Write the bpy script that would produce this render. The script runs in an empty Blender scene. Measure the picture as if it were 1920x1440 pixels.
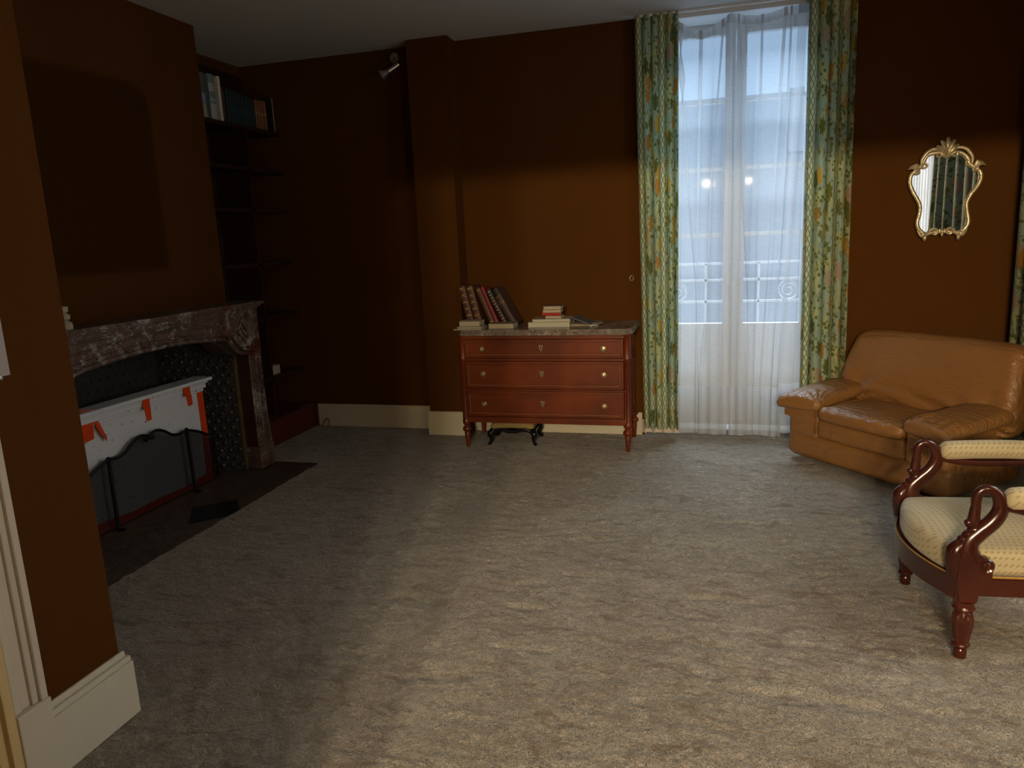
import bpy, bmesh, math, random
from mathutils import Vector, Matrix
PI = math.pi
SC = bpy.context.scene
COL = SC.collection

# ---------------------------------------------------------------- camera
H = 1.5
R = ((0.963, 0.011, -0.269), (0.266, -0.201, 0.943), (-0.044, -0.98, -0.196))
fw = Vector((R[0][2], R[1][2], R[2][2])).normalized()
rt = Vector((R[0][0], R[1][0], R[2][0])); fwd = Vector((-.2686, .9433, -.1958)).normalized()
rt = (rt - fwd * rt.dot(fwd)).normalized(); up = rt.cross(fwd).normalized()
cam_d = bpy.data.cameras.new('camera'); cam = bpy.data.objects.new('camera', cam_d); COL.objects.link(cam)
cam_d.sensor_width = 36; cam_d.lens = 36 * 1383 / 1920; cam_d.clip_start = .02
cam.matrix_world = Matrix(((rt.x, up.x, -fwd.x, 0), (rt.y, up.y, -fwd.y, 0), (rt.z, up.z, -fwd.z, H), (0, 0, 0, 1)))
SC.camera = cam
# ---------------------------------------------------------------- world, exposure
SC.view_settings.view_transform = 'Standard'; SC.view_settings.look = 'None'
SC.view_settings.gamma = 1; SC.view_settings.use_curve_mapping = False
SC.view_settings.exposure = 0.0
SC.render.engine = 'CYCLES'
SC.cycles.use_denoising = True; SC.cycles.max_bounces = 10; SC.cycles.diffuse_bounces = 2; SC.cycles.transparent_max_bounces = 24
SC.cycles.sample_clamp_indirect = 4; SC.cycles.caustics_reflective = False; SC.cycles.caustics_refractive = False
W = bpy.data.worlds.new('overcast_sky'); SC.world = W; W.use_nodes = True
wn = W.node_tree.nodes; bg = wn['Background']
bg.inputs[0].default_value = (.44, .68, 1.0, 1); bg.inputs[1].default_value = .95

def area_light(name, loc, rot, sx, sy, power, col):
    d = bpy.data.lights.new(name, 'AREA'); d.shape = 'RECTANGLE'; d.size = sx; d.size_y = sy; d.energy = power; d.color = col
    o = bpy.data.objects.new(name, d); COL.objects.link(o); o.location = loc; o.rotation_euler = rot
    return o
SKYC = (.55, .76, 1.0)
DAY_B, DAY_R, LAMP = 3, 42, 275
# daylight falling through the two windows (just outside the glass)
area_light('daylight_back_window', (.10, 6.0, 1.9), (PI/2, 0, PI), 1.2, 2.0, DAY_B, SKYC).data.spread = 2.6
area_light('daylight_right_window', (2.35, 2.65, 1.75), (0, PI/2, 0), 2.2, 1.35, DAY_R, (1.0, .97, .90))
def aimed(name, loc, tgt, sx, sy, power, col):
    q = (Vector(tgt) - Vector(loc)).to_track_quat('-Z', 'Y').to_euler(); return area_light(name, loc, q, sx, sy, power, col)
# skylight coming down through them at a slope
aimed('sky_back_window', (.3, 8.2, 5.6), (.2, 4.3, 0), 2.6, 2.6, 1150, (.64, .82, 1.0))
aimed('sky_right_window', (5.4, 2.9, 5.0), (.9, 3.0, 0), 3.0, 3.0, 430, (1.0, .96, .88))

# ---------------------------------------------------------------- node helpers
class NT:
    def __init__(s, name):
        s.m = bpy.data.materials.new(name); s.m.use_nodes = True; s.t = s.m.node_tree; s.n = s.t.nodes
        s.b = s.n['Principled BSDF']; s.out = s.n['Material Output']
    def new(s, typ, **kw):
        nd = s.n.new(typ)
        for k, v in kw.items(): setattr(nd, k, v)
        return nd
    def link(s, a, b): s.t.links.new(a, b)
    def setin(s, inp, v):
        if hasattr(v, 'is_output'): s.link(v, inp)
        else: inp.default_value = v
    def math(s, op, a, b=0.0, c=None):
        nd = s.new('ShaderNodeMath', operation=op); s.setin(nd.inputs[0], a); s.setin(nd.inputs[1], b)
        if c is not None: s.setin(nd.inputs[2], c)
        return nd.outputs[0]
    def coord(s, which='Object'): return s.new('ShaderNodeTexCoord').outputs[which]
    def mapv(s, vec, scale=(1, 1, 1), loc=(0, 0, 0), rot=(0, 0, 0)):
        nd = s.new('ShaderNodeMapping'); s.link(vec, nd.inputs[0]); nd.inputs['Scale'].default_value = scale
        nd.inputs['Location'].default_value = loc; nd.inputs['Rotation'].default_value = rot
        return nd.outputs[0]
    def noise(s, vec, scale, detail=4, rough=.55, dist=0):
        nd = s.new('ShaderNodeTexNoise'); s.link(vec, nd.inputs['Vector']); nd.inputs['Scale'].default_value = scale
        nd.inputs['Detail'].default_value = detail; nd.inputs['Roughness'].default_value = rough; nd.inputs['Distortion'].default_value = dist
        return nd.outputs['Fac']
    def voro(s, vec, scale, feature='F1', out='Distance', rnd=1.0):
        nd = s.new('ShaderNodeTexVoronoi', feature=feature); s.link(vec, nd.inputs['Vector']); nd.inputs['Scale'].default_value = scale
        nd.inputs['Randomness'].default_value = rnd
        return nd.outputs[out]
    def ramp(s, fac, stops, interp='LINEAR'):
        nd = s.new('ShaderNodeValToRGB'); s.setin(nd.inputs[0], fac); cr = nd.color_ramp; cr.interpolation = interp
        while len(cr.elements) < len(stops): cr.elements.new(.5)
        for e, (p, c) in zip(cr.elements, stops):
            e.position = p; e.color = (*c, 1) if len(c) == 3 else c
        return nd.outputs[0]
    def step(s, fac, a, b):   # smooth 0..1
        nd = s.new('ShaderNodeMapRange', interpolation_type='SMOOTHSTEP'); s.setin(nd.inputs[0], fac)
        nd.inputs[1].default_value = a; nd.inputs[2].default_value = b
        return nd.outputs[0]
    def mix(s, fac, a, b):
        nd = s.new('ShaderNodeMix', data_type='RGBA'); s.setin(nd.inputs[0], fac)
        for i, v in ((6, a), (7, b)):
            if hasattr(v, 'is_output'): s.link(v, nd.inputs[i])
            else: nd.inputs[i].default_value = (*v, 1)
        return nd.outputs[2]
    def bump(s, h, strength=.3, dist=.01, nrm=None):
        nd = s.new('ShaderNodeBump'); s.link(h, nd.inputs['Height']); nd.inputs['Strength'].default_value = strength
        nd.inputs['Distance'].default_value = dist
        if nrm is not None: s.link(nrm, nd.inputs['Normal'])
        s.link(nd.outputs[0], s.b.inputs['Normal']); return nd.outputs[0]
    def base(s, c):
        if hasattr(c, 'is_output'): s.link(c, s.b.inputs['Base Color'])
        else: s.b.inputs['Base Color'].default_value = (*c, 1)
    def set(s, **kw):
        for k, v in kw.items(): s.setin(s.b.inputs[k.replace('_', ' ')], v)

def simple(name, c, rough=.6, metal=0, nscale=None, namt=.25, bump=0, bscale=80, spec=None, coat=0):
    t = NT(name); t.set(Roughness=rough, Metallic=metal)
    co = t.coord()
    if nscale:
        f = t.noise(co, nscale)
        t.base(t.mix(f, tuple(x * (1 - namt) for x in c), tuple(min(1, x * (1 + namt)) for x in c)))
    else: t.base(c)
    if bump: t.bump(t.noise(co, bscale, 3), bump, .005)
    if spec is not None: t.b.inputs['Specular IOR Level'].default_value = spec
    if coat: t.b.inputs['Coat Weight'].default_value = coat; t.b.inputs['Coat Roughness'].default_value = .15
    return t.m

# ---------------------------------------------------------------- materials
WALLC = (.088, .0295, .0018)
def wall_mat():
    t = NT('brown_wall_fabric'); co = t.coord()
    f = t.noise(t.mapv(co, (1, 1, .35)), 3.5, 5, .6)
    g = t.noise(t.mapv(co, (60, 60, 260)), 1.0, 2)
    c = t.mix(f, tuple(x * .86 for x in WALLC), tuple(x * 1.12 for x in WALLC))
    t.base(c); t.set(Roughness=.85); t.b.inputs['Specular IOR Level'].default_value = .15
    t.bump(g, .12, .002)
    return t
M = {}
M['wall'] = wall_mat().m
def breast_mat():
    # same wall cloth with the paler surround left where an arched overmantel hung
    t = wall_mat(); t.m.name = 'brown_wall_fabric_with_ghost_mark'
    co = t.coord(); sp = t.new('ShaderNodeSeparateXYZ'); t.link(co, sp.inputs[0])
    y, z = sp.outputs[1], sp.outputs[2]
    wob = t.math('MULTIPLY', t.math('SUBTRACT', t.noise(co, 7), .5), .03)
    dy = t.math('ABSOLUTE', t.math('SUBTRACT', y, 3.36))
    ins = t.math('MULTIPLY', t.step(t.math('ADD', dy, wob), .51, .47), t.step(z, 1.38, 1.42))
    # arched head
    topz = t.math('SUBTRACT', 2.46, t.math('MULTIPLY', t.math('POWER', t.math('DIVIDE', dy, .5), 12.0), .10))
    ins = t.math('MULTIPLY', ins, t.step(t.math('SUBTRACT', topz, t.math('ADD', z, wob)), -.015, .03))
    old = t.b.inputs['Base Color'].links[0].from_socket
    t.base(t.mix(ins, old, tuple(x * .58 for x in WALLC)))
    return t.m
M['breast'] = breast_mat()
M['ceiling'] = simple('ceiling_white', (.60, .60, .585), .9, 0, 2.5, .04, .1, 120)
M['white_paint'] = simple('ivory_paint', (.66, .62, .50), .45, 0, 6, .05, .08, 40)
M['lit_cream'] = simple('warm_lit_cream_paint', (.72, .55, .26), .45, 0, 6, .06, .08, 40)  # cream door frame with the yellow of warm light put into its colour
M['bb_paint'] = simple('baseboard_paint', (.62, .57, .40), .5, 0, 5, .06, .12, 50)
M['nib_bb'] = simple('baseboard_paint_scuffed', (.64, .62, .50), .5, 0, 9, .07, .2, 35)
M['win_paint'] = simple('window_paint', (.72, .74, .76), .4, 0, 5, .04)

def carpet_mat():
    t = NT('shaggy_taupe_carpet'); co = t.coord()
    a = t.noise(co, 1.1, 4, .6, .6); b = t.noise(t.mapv(co, (1, 1.5, 1)), 7, 6, .72, 1.2); f = t.noise(co, 55, 4, .75)
    g = t.noise(t.mapv(co, (.7, 1.6, 1), rot=(0, 0, .15)), 4.5, 3, .8, 1.8)
    c = t.mix(t.step(a, .35, .68), (.44, .375, .275), (.57, .50, .385))
    c = t.mix(t.math('MULTIPLY', t.step(b, .49, .62), .55), c, (.27, .195, .115))
    c = t.mix(t.math('MULTIPLY', t.step(g, .56, .63), .65), c, (.20, .120, .055))
    c = t.mix(t.math('MULTIPLY', t.step(f, .46, .60), .55), c, (.22, .18, .125))
    t.base(c); t.set(Roughness=.95); t.b.inputs['Specular IOR Level'].default_value = .1
    t.b.inputs['Sheen Weight'].default_value = .6; t.b.inputs['Sheen Roughness'].default_value = .45
    n1 = t.bump(t.noise(co, 90, 3, .75), 1.0, .02)
    t.bump(t.noise(t.mapv(co, (1, 1.4, 1)), 14, 5, .75, .9), .9, .05, n1)
    return t.m
M['carpet'] = carpet_mat()

def marble(name, cs, scale=7, rough=.3):
    t = NT(name); co = t.coord()
    w = t.noise(co, scale * .5, 6, .7, 2.2); v = t.noise(co, scale * 2.2, 6, .75, 1.4)
    c = t.ramp(w, [(.33, cs[0]), (.40, cs[1]), (.48, cs[2]), (.54, cs[1]), (.60, cs[3]), (.66, cs[2])])
    c = t.mix(t.step(v, .56, .64), c, cs[3])
    vv = t.math('ABSOLUTE', t.math('SUBTRACT', t.noise(co, scale * .9, 5, .6, 1.5), .5))
    c = t.mix(t.math('MULTIPLY', t.step(vv, .022, .004), .8), c, cs[4])
    t.base(c); t.set(Roughness=rough); return t.m
M['marble'] = marble('red_grey_marble', [(.12, .016, .012), (.11, .062, .045), (.17, .11, .085), (.42, .42, .38), (.022, .012, .010)], 6, .35)
M['marble_in'] = simple('dark_red_marble', (.055, .016, .012), .4, 0, 12, .5)
M['marble_top'] = marble('brown_grey_marble_top', [(.10, .075, .055), (.17, .14, .105), (.20, .16, .12), (.36, .32, .25), (.07, .04, .03)], 9, .22)
M['hearth'] = marble('dark_hearth_stone', [(.05, .03, .02), (.075, .052, .036), (.09, .062, .045), (.13, .10, .075), (.02, .01, .008)], 6, .55)
M['black_stone'] = simple('black_stone', (.008, .009, .012), .3)
M['iron'] = simple('cast_iron', (.085, .088, .085), .30, .45, 20, .3)
M['iron_black'] = simple('wrought_iron', (.008, .008, .009), .4, .3)
M['firebrick'] = simple('soot', (.012, .012, .011), .8, 0, 10, .4, .3, 30)
M['brass_dull'] = simple('dull_brass_strip', (.22, .17, .085), .4, .6, 20, .3)
def speck_white(name, base):
    t = NT(name); co = t.coord(); s1 = t.voro(co, 26); s2 = t.noise(co, 60, 2)
    k = t.math('MULTIPLY', t.step(s1, .16, .10), t.step(s2, .47, .55))
    t.base(t.mix(k, t.mix(t.noise(co, 3), tuple(x * .9 for x in base), base), (.03, .035, .05))); t.set(Roughness=.7); return t.m
M['panel'] = speck_white('speckled_white_plaster', (.80, .86, .90))
M['orange'] = simple('orange_tape', (.80, .075, .012), .35)
M['mesh'] = None
def screen_mesh():
    t = NT('fine_wire_mesh'); t.base((.012, .013, .015)); t.set(Roughness=.5, Metallic=.3)
    tr = t.new('ShaderNodeBsdfTransparent'); mx = t.new('ShaderNodeMixShader'); mx.inputs[0].default_value = .46
    t.link(tr.outputs[0], mx.inputs[1]); t.link(t.b.outputs[0], mx.inputs[2]); t.link(mx.outputs[0], t.out.inputs[0]); return t.m
M['mesh'] = screen_mesh()
def wood(name, c1, c2, rough=.3, sc=(1.5, 14, 14), coat=.3):
    t = NT(name); co = t.coord(); f = t.noise(t.mapv(co, sc), 2.2, 6, .65, .8); g = t.noise(co, 1.7, 3)
    c = t.mix(f, c1, c2); c = t.mix(t.math('MULTIPLY', t.step(g, .42, .66), .5), c, tuple(x * 1.7 for x in c2))
    t.base(c); t.set(Roughness=rough); t.b.inputs['Specular IOR Level'].default_value = .35; t.b.inputs['Coat Weight'].default_value = coat; t.b.inputs['Coat Roughness'].default_value = .2
    return t.m
M['mahogany'] = wood('mahogany', (.050, .0060, .0004), (.170, .032, .0022), .42, coat=.05)
M['mahogany_v'] = wood('mahogany_upright', (.045, .0055, .0004), (.14, .024, .002), .40, (14, 14, 1.5), .1)
M['chair_wood'] = wood('dark_polished_mahogany', (.020, .0045, .002), (.052, .010, .0035), .2, (6, 6, 3), .4)
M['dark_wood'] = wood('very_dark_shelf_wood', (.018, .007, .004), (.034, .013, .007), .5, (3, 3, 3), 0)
M['plinth_red'] = simple('dark_red_plinth', (.085, .008, .006), .6, 0, 4, .1)
M['ebony'] = simple('ebonised_wood', (.006, .006, .008), .22)
M['brass'] = simple('aged_brass', (.62, .50, .28), .28, .9, 40, .2)
M['bead'] = simple('brass_bead', (.30, .15, .065), .3, .3)
def leather():
    t = NT('caramel_leather'); co = t.coord()
    f = t.noise(co, 2.2, 4); c = t.mix(f, (.23, .096, .022), (.33, .160, .048))
    t.base(c); t.set(Roughness=.36); t.b.inputs['Specular IOR Level'].default_value = .55
    n1 = t.bump(t.voro(co, 190), .12, .002)
    n2 = t.bump(t.noise(t.mapv(co, (2.2, 9, 5)), 2.3, 4, .55, 1.8), .6, .022, n1)
    t.bump(t.noise(co, 6.5, 2, .5, 1.2), .25, .022, n2); return t.m
M['leather'] = leather()
def chairfab():
    t = NT('gold_spotted_damask'); uv = t.coord()
    s0 = t.new('ShaderNodeSeparateXYZ'); t.link(uv, s0.inputs[0]); z = t.math('MULTIPLY', s0.outputs[2], .8)
    cb = t.new('ShaderNodeCombineXYZ'); t.link(t.math('SUBTRACT', s0.outputs[0], z), cb.inputs[0]); t.link(t.math('ADD', s0.outputs[1], z), cb.inputs[1])
    mp = t.mapv(cb.outputs[0], (92, 80, 80), rot=(0, 0, PI/4)); sp = t.new('ShaderNodeSeparateXYZ'); t.link(mp, sp.inputs[0])
    a = t.math('MULTIPLY', t.math('SINE', t.math('MULTIPLY', sp.outputs[0], 2.6)), t.math('SINE', t.math('MULTIPLY', sp.outputs[1], 2.6)))
    k = t.step(a, .32, .72)
    c = t.mix(k, (.42, .345, .18), (.275, .185, .065)); c = t.mix(t.math('MULTIPLY', t.noise(uv, 160, 2), .35), c, (.52, .46, .30))
    t.base(c); t.set(Roughness=.8); t.bump(k, .35, .002); t.b.inputs['Sheen Weight'].default_value = .3; return t.m
M['chairfab'] = chairfab()
M['gimp'] = simple('gold_trim_cord', (.34, .19, .04), .6, 0, 80, .3)
M['stoolfab'] = simple('mustard_velvet', (.30, .22, .075), .8, 0, 60, .3)
def drape():
    t = NT('floral_chintz'); uv = t.coord('UV'); sp = t.new('ShaderNodeSeparateXYZ'); t.link(uv, sp.inputs[0]); u, v = sp.outputs[0], sp.outputs[1]
    # u runs 0..1.3 m across the cloth, v is height in metres
    up = t.math('MODULO', t.math('ADD', u, 10.0), .62)
    base = t.mix(t.noise(uv, 3), (.30, .40, .27), (.38, .47, .33))
    yel = t.mix(t.noise(uv, 9), (.44, .46, .19), (.52, .52, .25))
    base = t.mix(t.step(t.noise(uv, 4.5, 3, .6, .8), .46, .60), base, yel)
    pv = t.mapv(uv, (1, .75, 1))
    wc = t.new('ShaderNodeTexVoronoi'); t.link(pv, wc.inputs['Vector']); wc.inputs['Scale'].default_value = 8.5
    d, cc = wc.outputs['Distance'], wc.outputs['Color']
    sub = t.new('ShaderNodeVectorMath', operation='SUBTRACT'); t.link(pv, sub.inputs[0]); t.link(wc.outputs['Position'], sub.inputs[1])
    sx = t.new('ShaderNodeSeparateXYZ'); t.link(sub.outputs[0], sx.inputs[0])
    ang = t.math('ARCTAN2', sx.outputs[1], sx.outputs[0])
    pet = t.math('ADD', d, t.math('MULTIPLY', t.math('ABSOLUTE', t.math('SINE', t.math('MULTIPLY', ang, 3.5))), -.13))
    zone = t.step(t.noise(t.mapv(uv, (1.2, .5, 1)), 3.4, 2), .30, .37)
    sc = t.new('ShaderNodeSeparateColor'); t.link(cc, sc.inputs[0])
    flc = t.ramp(sc.outputs[0], [(0, (.42, .20, .03)), (.28, (.48, .31, .05)), (.45, (.15, .15, .02)), (.62, (.42, .30, .19)), (.8, (.10, .12, .03)), (1, (.5, .4, .1))], 'CONSTANT')
    flw = t.math('MULTIPLY', t.step(pet, .33, .27), zone)
    st = t.math('ABSOLUTE', t.math('SUBTRACT', t.noise(t.mapv(uv, (1.6, .8, 1)), 7, 2, .5, 1.0), .5))
    stem = t.math('MULTIPLY', t.step(st, .02, .008), .85)
    lv = t.new('ShaderNodeTexVoronoi'); t.link(t.mapv(uv, (1, 1.9, 1), rot=(0, 0, .6)), lv.inputs['Vector']); lv.inputs['Scale'].default_value = 15
    leaf = t.math('MULTIPLY', t.step(lv.outputs['Distance'], .40, .32), t.step(t.noise(uv, 6, 2), .42, .48))
    c = t.mix(stem, base, (.10, .12, .03)); c = t.mix(leaf, c, (.15, .17, .035)); c = t.mix(flw, c, flc)
    c = t.mix(t.math('MULTIPLY', t.step(d, .07, .03), zone), c, (.16, .09, .02))
    # trellis band
    tri = lambda a, s: t.math('ABSOLUTE', t.math('SUBTRACT', t.math('FRACT', t.math('MULTIPLY', a, s)), .5))
    l1 = tri(t.math('ADD', t.math('MULTIPLY', up, 1.25), v), 15.0); l2 = tri(t.math('SUBTRACT', t.math('ADD', v, 5.0), t.math('MULTIPLY', up, 1.25)), 15.0)
    lat = t.step(t.math('MAXIMUM', l1, l2), .36, .42)
    tre = t.mix(lat, (.58, .60, .42), (.17, .21, .035))
    inb = t.math('MULTIPLY', t.math('GREATER_THAN', up, .03), t.math('LESS_THAN', up, .165))
    bb = t.math('MULTIPLY', t.math('GREATER_THAN', v, .215), t.math('LESS_THAN', v, .33))
    inb = t.math('MAXIMUM', inb, bb)
    c = t.mix(inb, c, tre)
    edge = t.math('MAXIMUM', t.step(t.math('ABSOLUTE', t.math('SUBTRACT', up, .03)), .006, .004), t.step(t.math('ABSOLUTE', t.math('SUBTRACT', up, .165)), .006, .004))
    c = t.mix(edge, c, (.13, .16, .035))
    t.base(c); t.set(Roughness=.75)
    tl = t.new('ShaderNodeBsdfTranslucent'); t.link(c, tl.inputs[0]); mx = t.new('ShaderNodeMixShader'); mx.inputs[0].default_value = .22
    t.link(t.b.outputs[0], mx.inputs[1]); t.link(tl.outputs[0], mx.inputs[2]); t.link(mx.outputs[0], t.out.inputs[0])
    return t.m
M['drape'] = drape()
def sheer(name, opac, tl_w=.55):
    t = NT(name); co = t.coord('UV'); t.base((.74, .74, .72)); t.set(Roughness=.8)
    wv = t.noise(t.mapv(co, (4, 60, 1)), 3, 2); op = t.math('ADD', opac - .06, t.math('MULTIPLY', wv, .12))
    tl = t.new('ShaderNodeBsdfTranslucent'); tl.inputs[0].default_value = (.66, .68, .70, 1)
    m1 = t.new('ShaderNodeMixShader'); m1.inputs[0].default_value = tl_w; t.link(t.b.outputs[0], m1.inputs[1]); t.link(tl.outputs[0], m1.inputs[2])
    tr = t.new('ShaderNodeBsdfTransparent'); mx = t.new('ShaderNodeMixShader'); t.link(op, mx.inputs[0])
    t.link(tr.outputs[0], mx.inputs[1]); t.link(m1.outputs[0], mx.inputs[2]); t.link(mx.outputs[0], t.out.inputs[0]); return t.m
M['sheer'] = sheer('white_voile', .46); M['sheer_hem'] = sheer('white_voile_doubled', .80)
M['lining'] = simple('off_white_lining', (.62, .54, .44), .8)
def glass(name):
    t = NT(name); gl = t.new('ShaderNodeBsdfGlossy'); gl.inputs['Roughness'].default_value = .05
    tr = t.new('ShaderNodeBsdfTransparent'); 
    mx = t.new('ShaderNodeMixShader'); mx.inputs[0].default_value = .0018; t.link(tr.outputs[0], mx.inputs[1]); t.link(gl.outputs[0], mx.inputs[2])
    t.link(mx.outputs[0], t.out.inputs[0]); return t.m
M['glass'] = glass('window_glass')
M['mirror'] = simple('mirror_glass', (.85, .87, .86), .015, 1)
M['gilt'] = simple('antique_gilt', (.80, .62, .36), .30, .65, 45, .35, .5, 90)
M['chrome'] = simple('brushed_steel', (.55, .53, .50), .3, .95)
M['page'] = simple('cream_pages', (.44, .37, .24), .9, 0, 60, .12)
M['page_w'] = simple('white_pages', (.52, .48, .35), .9, 0, 60, .10)
M['gold'] = simple('gold_tooling', (.65, .45, .16), .35, .7)
M['grey_white'] = simple('pale_card', (.50, .46, .38), .8)
M['cable'] = simple('beige_cable', (.10, .07, .05), .5)
M['plate'] = simple('glossy_plate', (.62, .62, .66), .12, .35)
M['roof'] = simple('slate_roof', (.26, .29, .33), .7, 0, 2, .1)
M['facade'] = simple('pale_facade', (.50, .51, .52), .8, 0, 1, .06)
M['facwin'] = simple('far_window', (.34, .37, .40), .3)

# ---------------------------------------------------------------- mesh helpers
def bx(bm, x0, x1, y0, y1, z0, z1, bev=0, mat=None):
    r = bmesh.ops.create_cube(bm, size=1)
    vs = r['verts']
    for v in vs: v.co = Vector(((x0 + x1) / 2 + v.co.x * (x1 - x0), (y0 + y1) / 2 + v.co.y * (y1 - y0), (z0 + z1) / 2 + v.co.z * (z1 - z0)))
    if bev:
        es = list({e for v in vs for e in v.link_edges})
        bmesh.ops.bevel(bm, geom=es, offset=bev, segments=2, affect='EDGES', profile=.6)
    if mat is not None: bm.transform(mat)
def B(*a, **k):
    bm = bmesh.new(); bx(bm, *a, **k); return bm
def rbox(bm, c, s, r, n=10, f=None):
    """cushion-like rounded box with optional deform"""
    t = bmesh.new(); bmesh.ops.create_cube(t, size=1); bmesh.ops.subdivide_edges(t, edges=t.edges[:], cuts=n, use_grid_fill=True)
    S = Vector(s); r = min(r, min(s) / 2 * .999)
    for v in t.verts:
        q = Vector((v.co.x, v.co.y, v.co.z))
        # push samples towards the rims
        q = Vector([.5 * math.copysign(abs(2 * a) ** .8, a) for a in q])
        p = Vector((q.x * S.x, q.y * S.y, q.z * S.z)); i = Vector([max(-(S[k] / 2 - r), min(S[k] / 2 - r, p[k])) for k in range(3)])
        d = p - i
        if d.length > 1e-9: p = i + d.normalized() * r
        if f: p = f(p, Vector((p.x / S.x, p.y / S.y, p.z / S.z)))
        v.co = p + Vector(c)
    me = bpy.data.meshes.new('t'); t.to_mesh(me); t.free(); bm.from_mesh(me); bpy.data.meshes.remove(me)
def lathe(bm, prof, loc=(0, 0, 0), seg=24, axis='Z', flute=0, fl_rng=None, fn=12):
    rings = []
    for (r, z) in prof:
        ring = []
        for k in range(seg):
            a = 2 * PI * k / seg; rr = r
            if flute and fl_rng[0] <= z <= fl_rng[1]: rr = r * (1 - flute * (.5 - .5 * math.cos(fn * a)))
            p = (rr * math.cos(a), rr * math.sin(a), z)
            if axis == 'X': p = (p[2], p[0], p[1])
            if axis == 'Y': p = (p[0], p[2], p[1])
            ring.append(bm.verts.new(Vector(p) + Vector(loc)))
        rings.append(ring)
    for a, b in zip(rings, rings[1:]):
        for k in range(seg): bm.faces.new((a[k], a[(k + 1) % seg], b[(k + 1) % seg], b[k]))
    bm.faces.new(rings[0][::-1]); bm.faces.new(rings[-1])
def smooth_path(pts, n=6, closed=False):
    P = [Vector(p) for p in pts]; out = []; m = len(P)
    for i in range(m if closed else m - 1):
        p0 = P[(i - 1) % m] if closed or i > 0 else P[i]; p1 = P[i]; p2 = P[(i + 1) % m]; p3 = P[(i + 2) % m] if closed or i + 2 < m else P[i + 1]
        for k in range(n):
            t = k / n
            out.append(.5 * ((2 * p1) + (p2 - p0) * t + (2 * p0 - 5 * p1 + 4 * p2 - p3) * t * t + (-p0 + 3 * p1 - 3 * p2 + p3) * t ** 3))
    if not closed: out.append(P[-1])
    return out
def tube(bm, pts, r, seg=8, closed=False, ref=None, flat=1.0):
    """r: number or list; ref: fixed side axis for non-round sections (flat = ratio along ref)"""
    P = [Vector(p) for p in pts]; n = len(P); rr = r if isinstance(r, (list, tuple)) else [r] * n
    rings = []; prev = None
    for i in range(n):
        a = P[(i - 1) % n] if closed or i > 0 else P[i]; b = P[(i + 1) % n] if closed or i < n - 1 else P[i]
        tg = (b - a).normalized()
        if ref is not None: s = Vector(ref); s = (s - tg * s.dot(tg)).normalized()
        else:
            if prev is None: s = tg.orthogonal().normalized()
            else: s = (prev - tg * prev.dot(tg)); s = s.normalized() if s.length > 1e-6 else tg.orthogonal().normalized()
            prev = s
        u = tg.cross(s)
        rings.append([bm.verts.new(P[i] + s * math.cos(2 * PI * k / seg) * rr[i] * flat + u * math.sin(2 * PI * k / seg) * rr[i]) for k in range(seg)])
    for i in range(n if closed else n - 1):
        a, b = rings[i], rings[(i + 1) % n]
        for k in range(seg): bm.faces.new((a[k], a[(k + 1) % seg], b[(k + 1) % seg], b[k]))
    if not closed: bm.faces.new(rings[0][::-1]); bm.faces.new(rings[-1])
def lin(rs, n):
    """resample radii list to n samples"""
    m = len(rs) - 1
    return [rs[min(m - 1, int(i / (n - 1) * m))] * (1 - (i / (n - 1) * m - min(m - 1, int(i / (n - 1) * m)))) + rs[min(m - 1, int(i / (n - 1) * m)) + 1] * (i / (n - 1) * m - min(m - 1, int(i / (n - 1) * m))) for i in range(n)]
def prism(bm, poly, axis, a, b, bev=0):
    """poly: 2D outline, extruded a..b along axis. X: (y,z)  Y: (x,z)  Z: (x,y)"""
    def mk(p, t): return {'X': (t, p[0], p[1]), 'Y': (p[0], t, p[1]), 'Z': (p[0], p[1], t)}[axis]
    A = [bm.verts.new(mk(p, a)) for p in poly]; Bv = [bm.verts.new(mk(p, b)) for p in poly]; n = len(poly)
    f1 = bm.faces.new(A); f2 = bm.faces.new(Bv[::-1]); fs = [f1, f2]
    for k in range(n): fs.append(bm.faces.new((A[k], Bv[k], Bv[(k + 1) % n], A[(k + 1) % n])))
    if bev: bmesh.ops.bevel(bm, geom=list({e for f in (f1, f2) for e in f.edges}), offset=bev, segments=2, affect='EDGES')
def sphere(bm, c, r, s=(1, 1, 1), n=12):
    g = bmesh.ops.create_uvsphere(bm, u_segments=n, v_segments=max(6, n * 2 // 3), radius=1)
    for v in g['verts']: v.co = Vector((c[0] + v.co.x * r * s[0], c[1] + v.co.y * r * s[1], c[2] + v.co.z * r * s[2]))
def obj(name, bm, mat, parent=None, smooth=True, loc=None, rot=None):
    bmesh.ops.recalc_face_normals(bm, faces=bm.faces[:])
    me = bpy.data.meshes.new(name); bm.to_mesh(me); bm.free()
    if smooth:
        for p in me.polygons: p.use_smooth = True
        try: me.set_sharp_from_angle(angle=math.radians(38))
        except Exception: pass
    me.materials.append(M[mat] if isinstance(mat, str) else mat)
    o = bpy.data.objects.new(name, me); COL.objects.link(o)
    if parent: o.parent = parent
    if loc: o.location = loc
    if rot: o.rotation_euler = rot
    return o
def tag(o, label, cat, group=None, kind=None):
    o['label'] = label; o['category'] = cat
    if group: o['group'] = group
    if kind: o['kind'] = kind
    return o
def thing(name, label, cat, loc=(0, 0, 0), rz=0, group=None, rot=None):
    o = bpy.data.objects.new(name, None); COL.objects.link(o); o.location = loc; o.rotation_euler = rot or (0, 0, rz); o.empty_display_size = .1
    return tag(o, label, cat, group)
def struct(name, bm, mat, parent=None, smooth=False, label=None):
    o = obj(name, bm, mat, parent, smooth)
    if parent is None:
        o['kind'] = 'structure'
        if label: o['label'] = label
    return o
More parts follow.
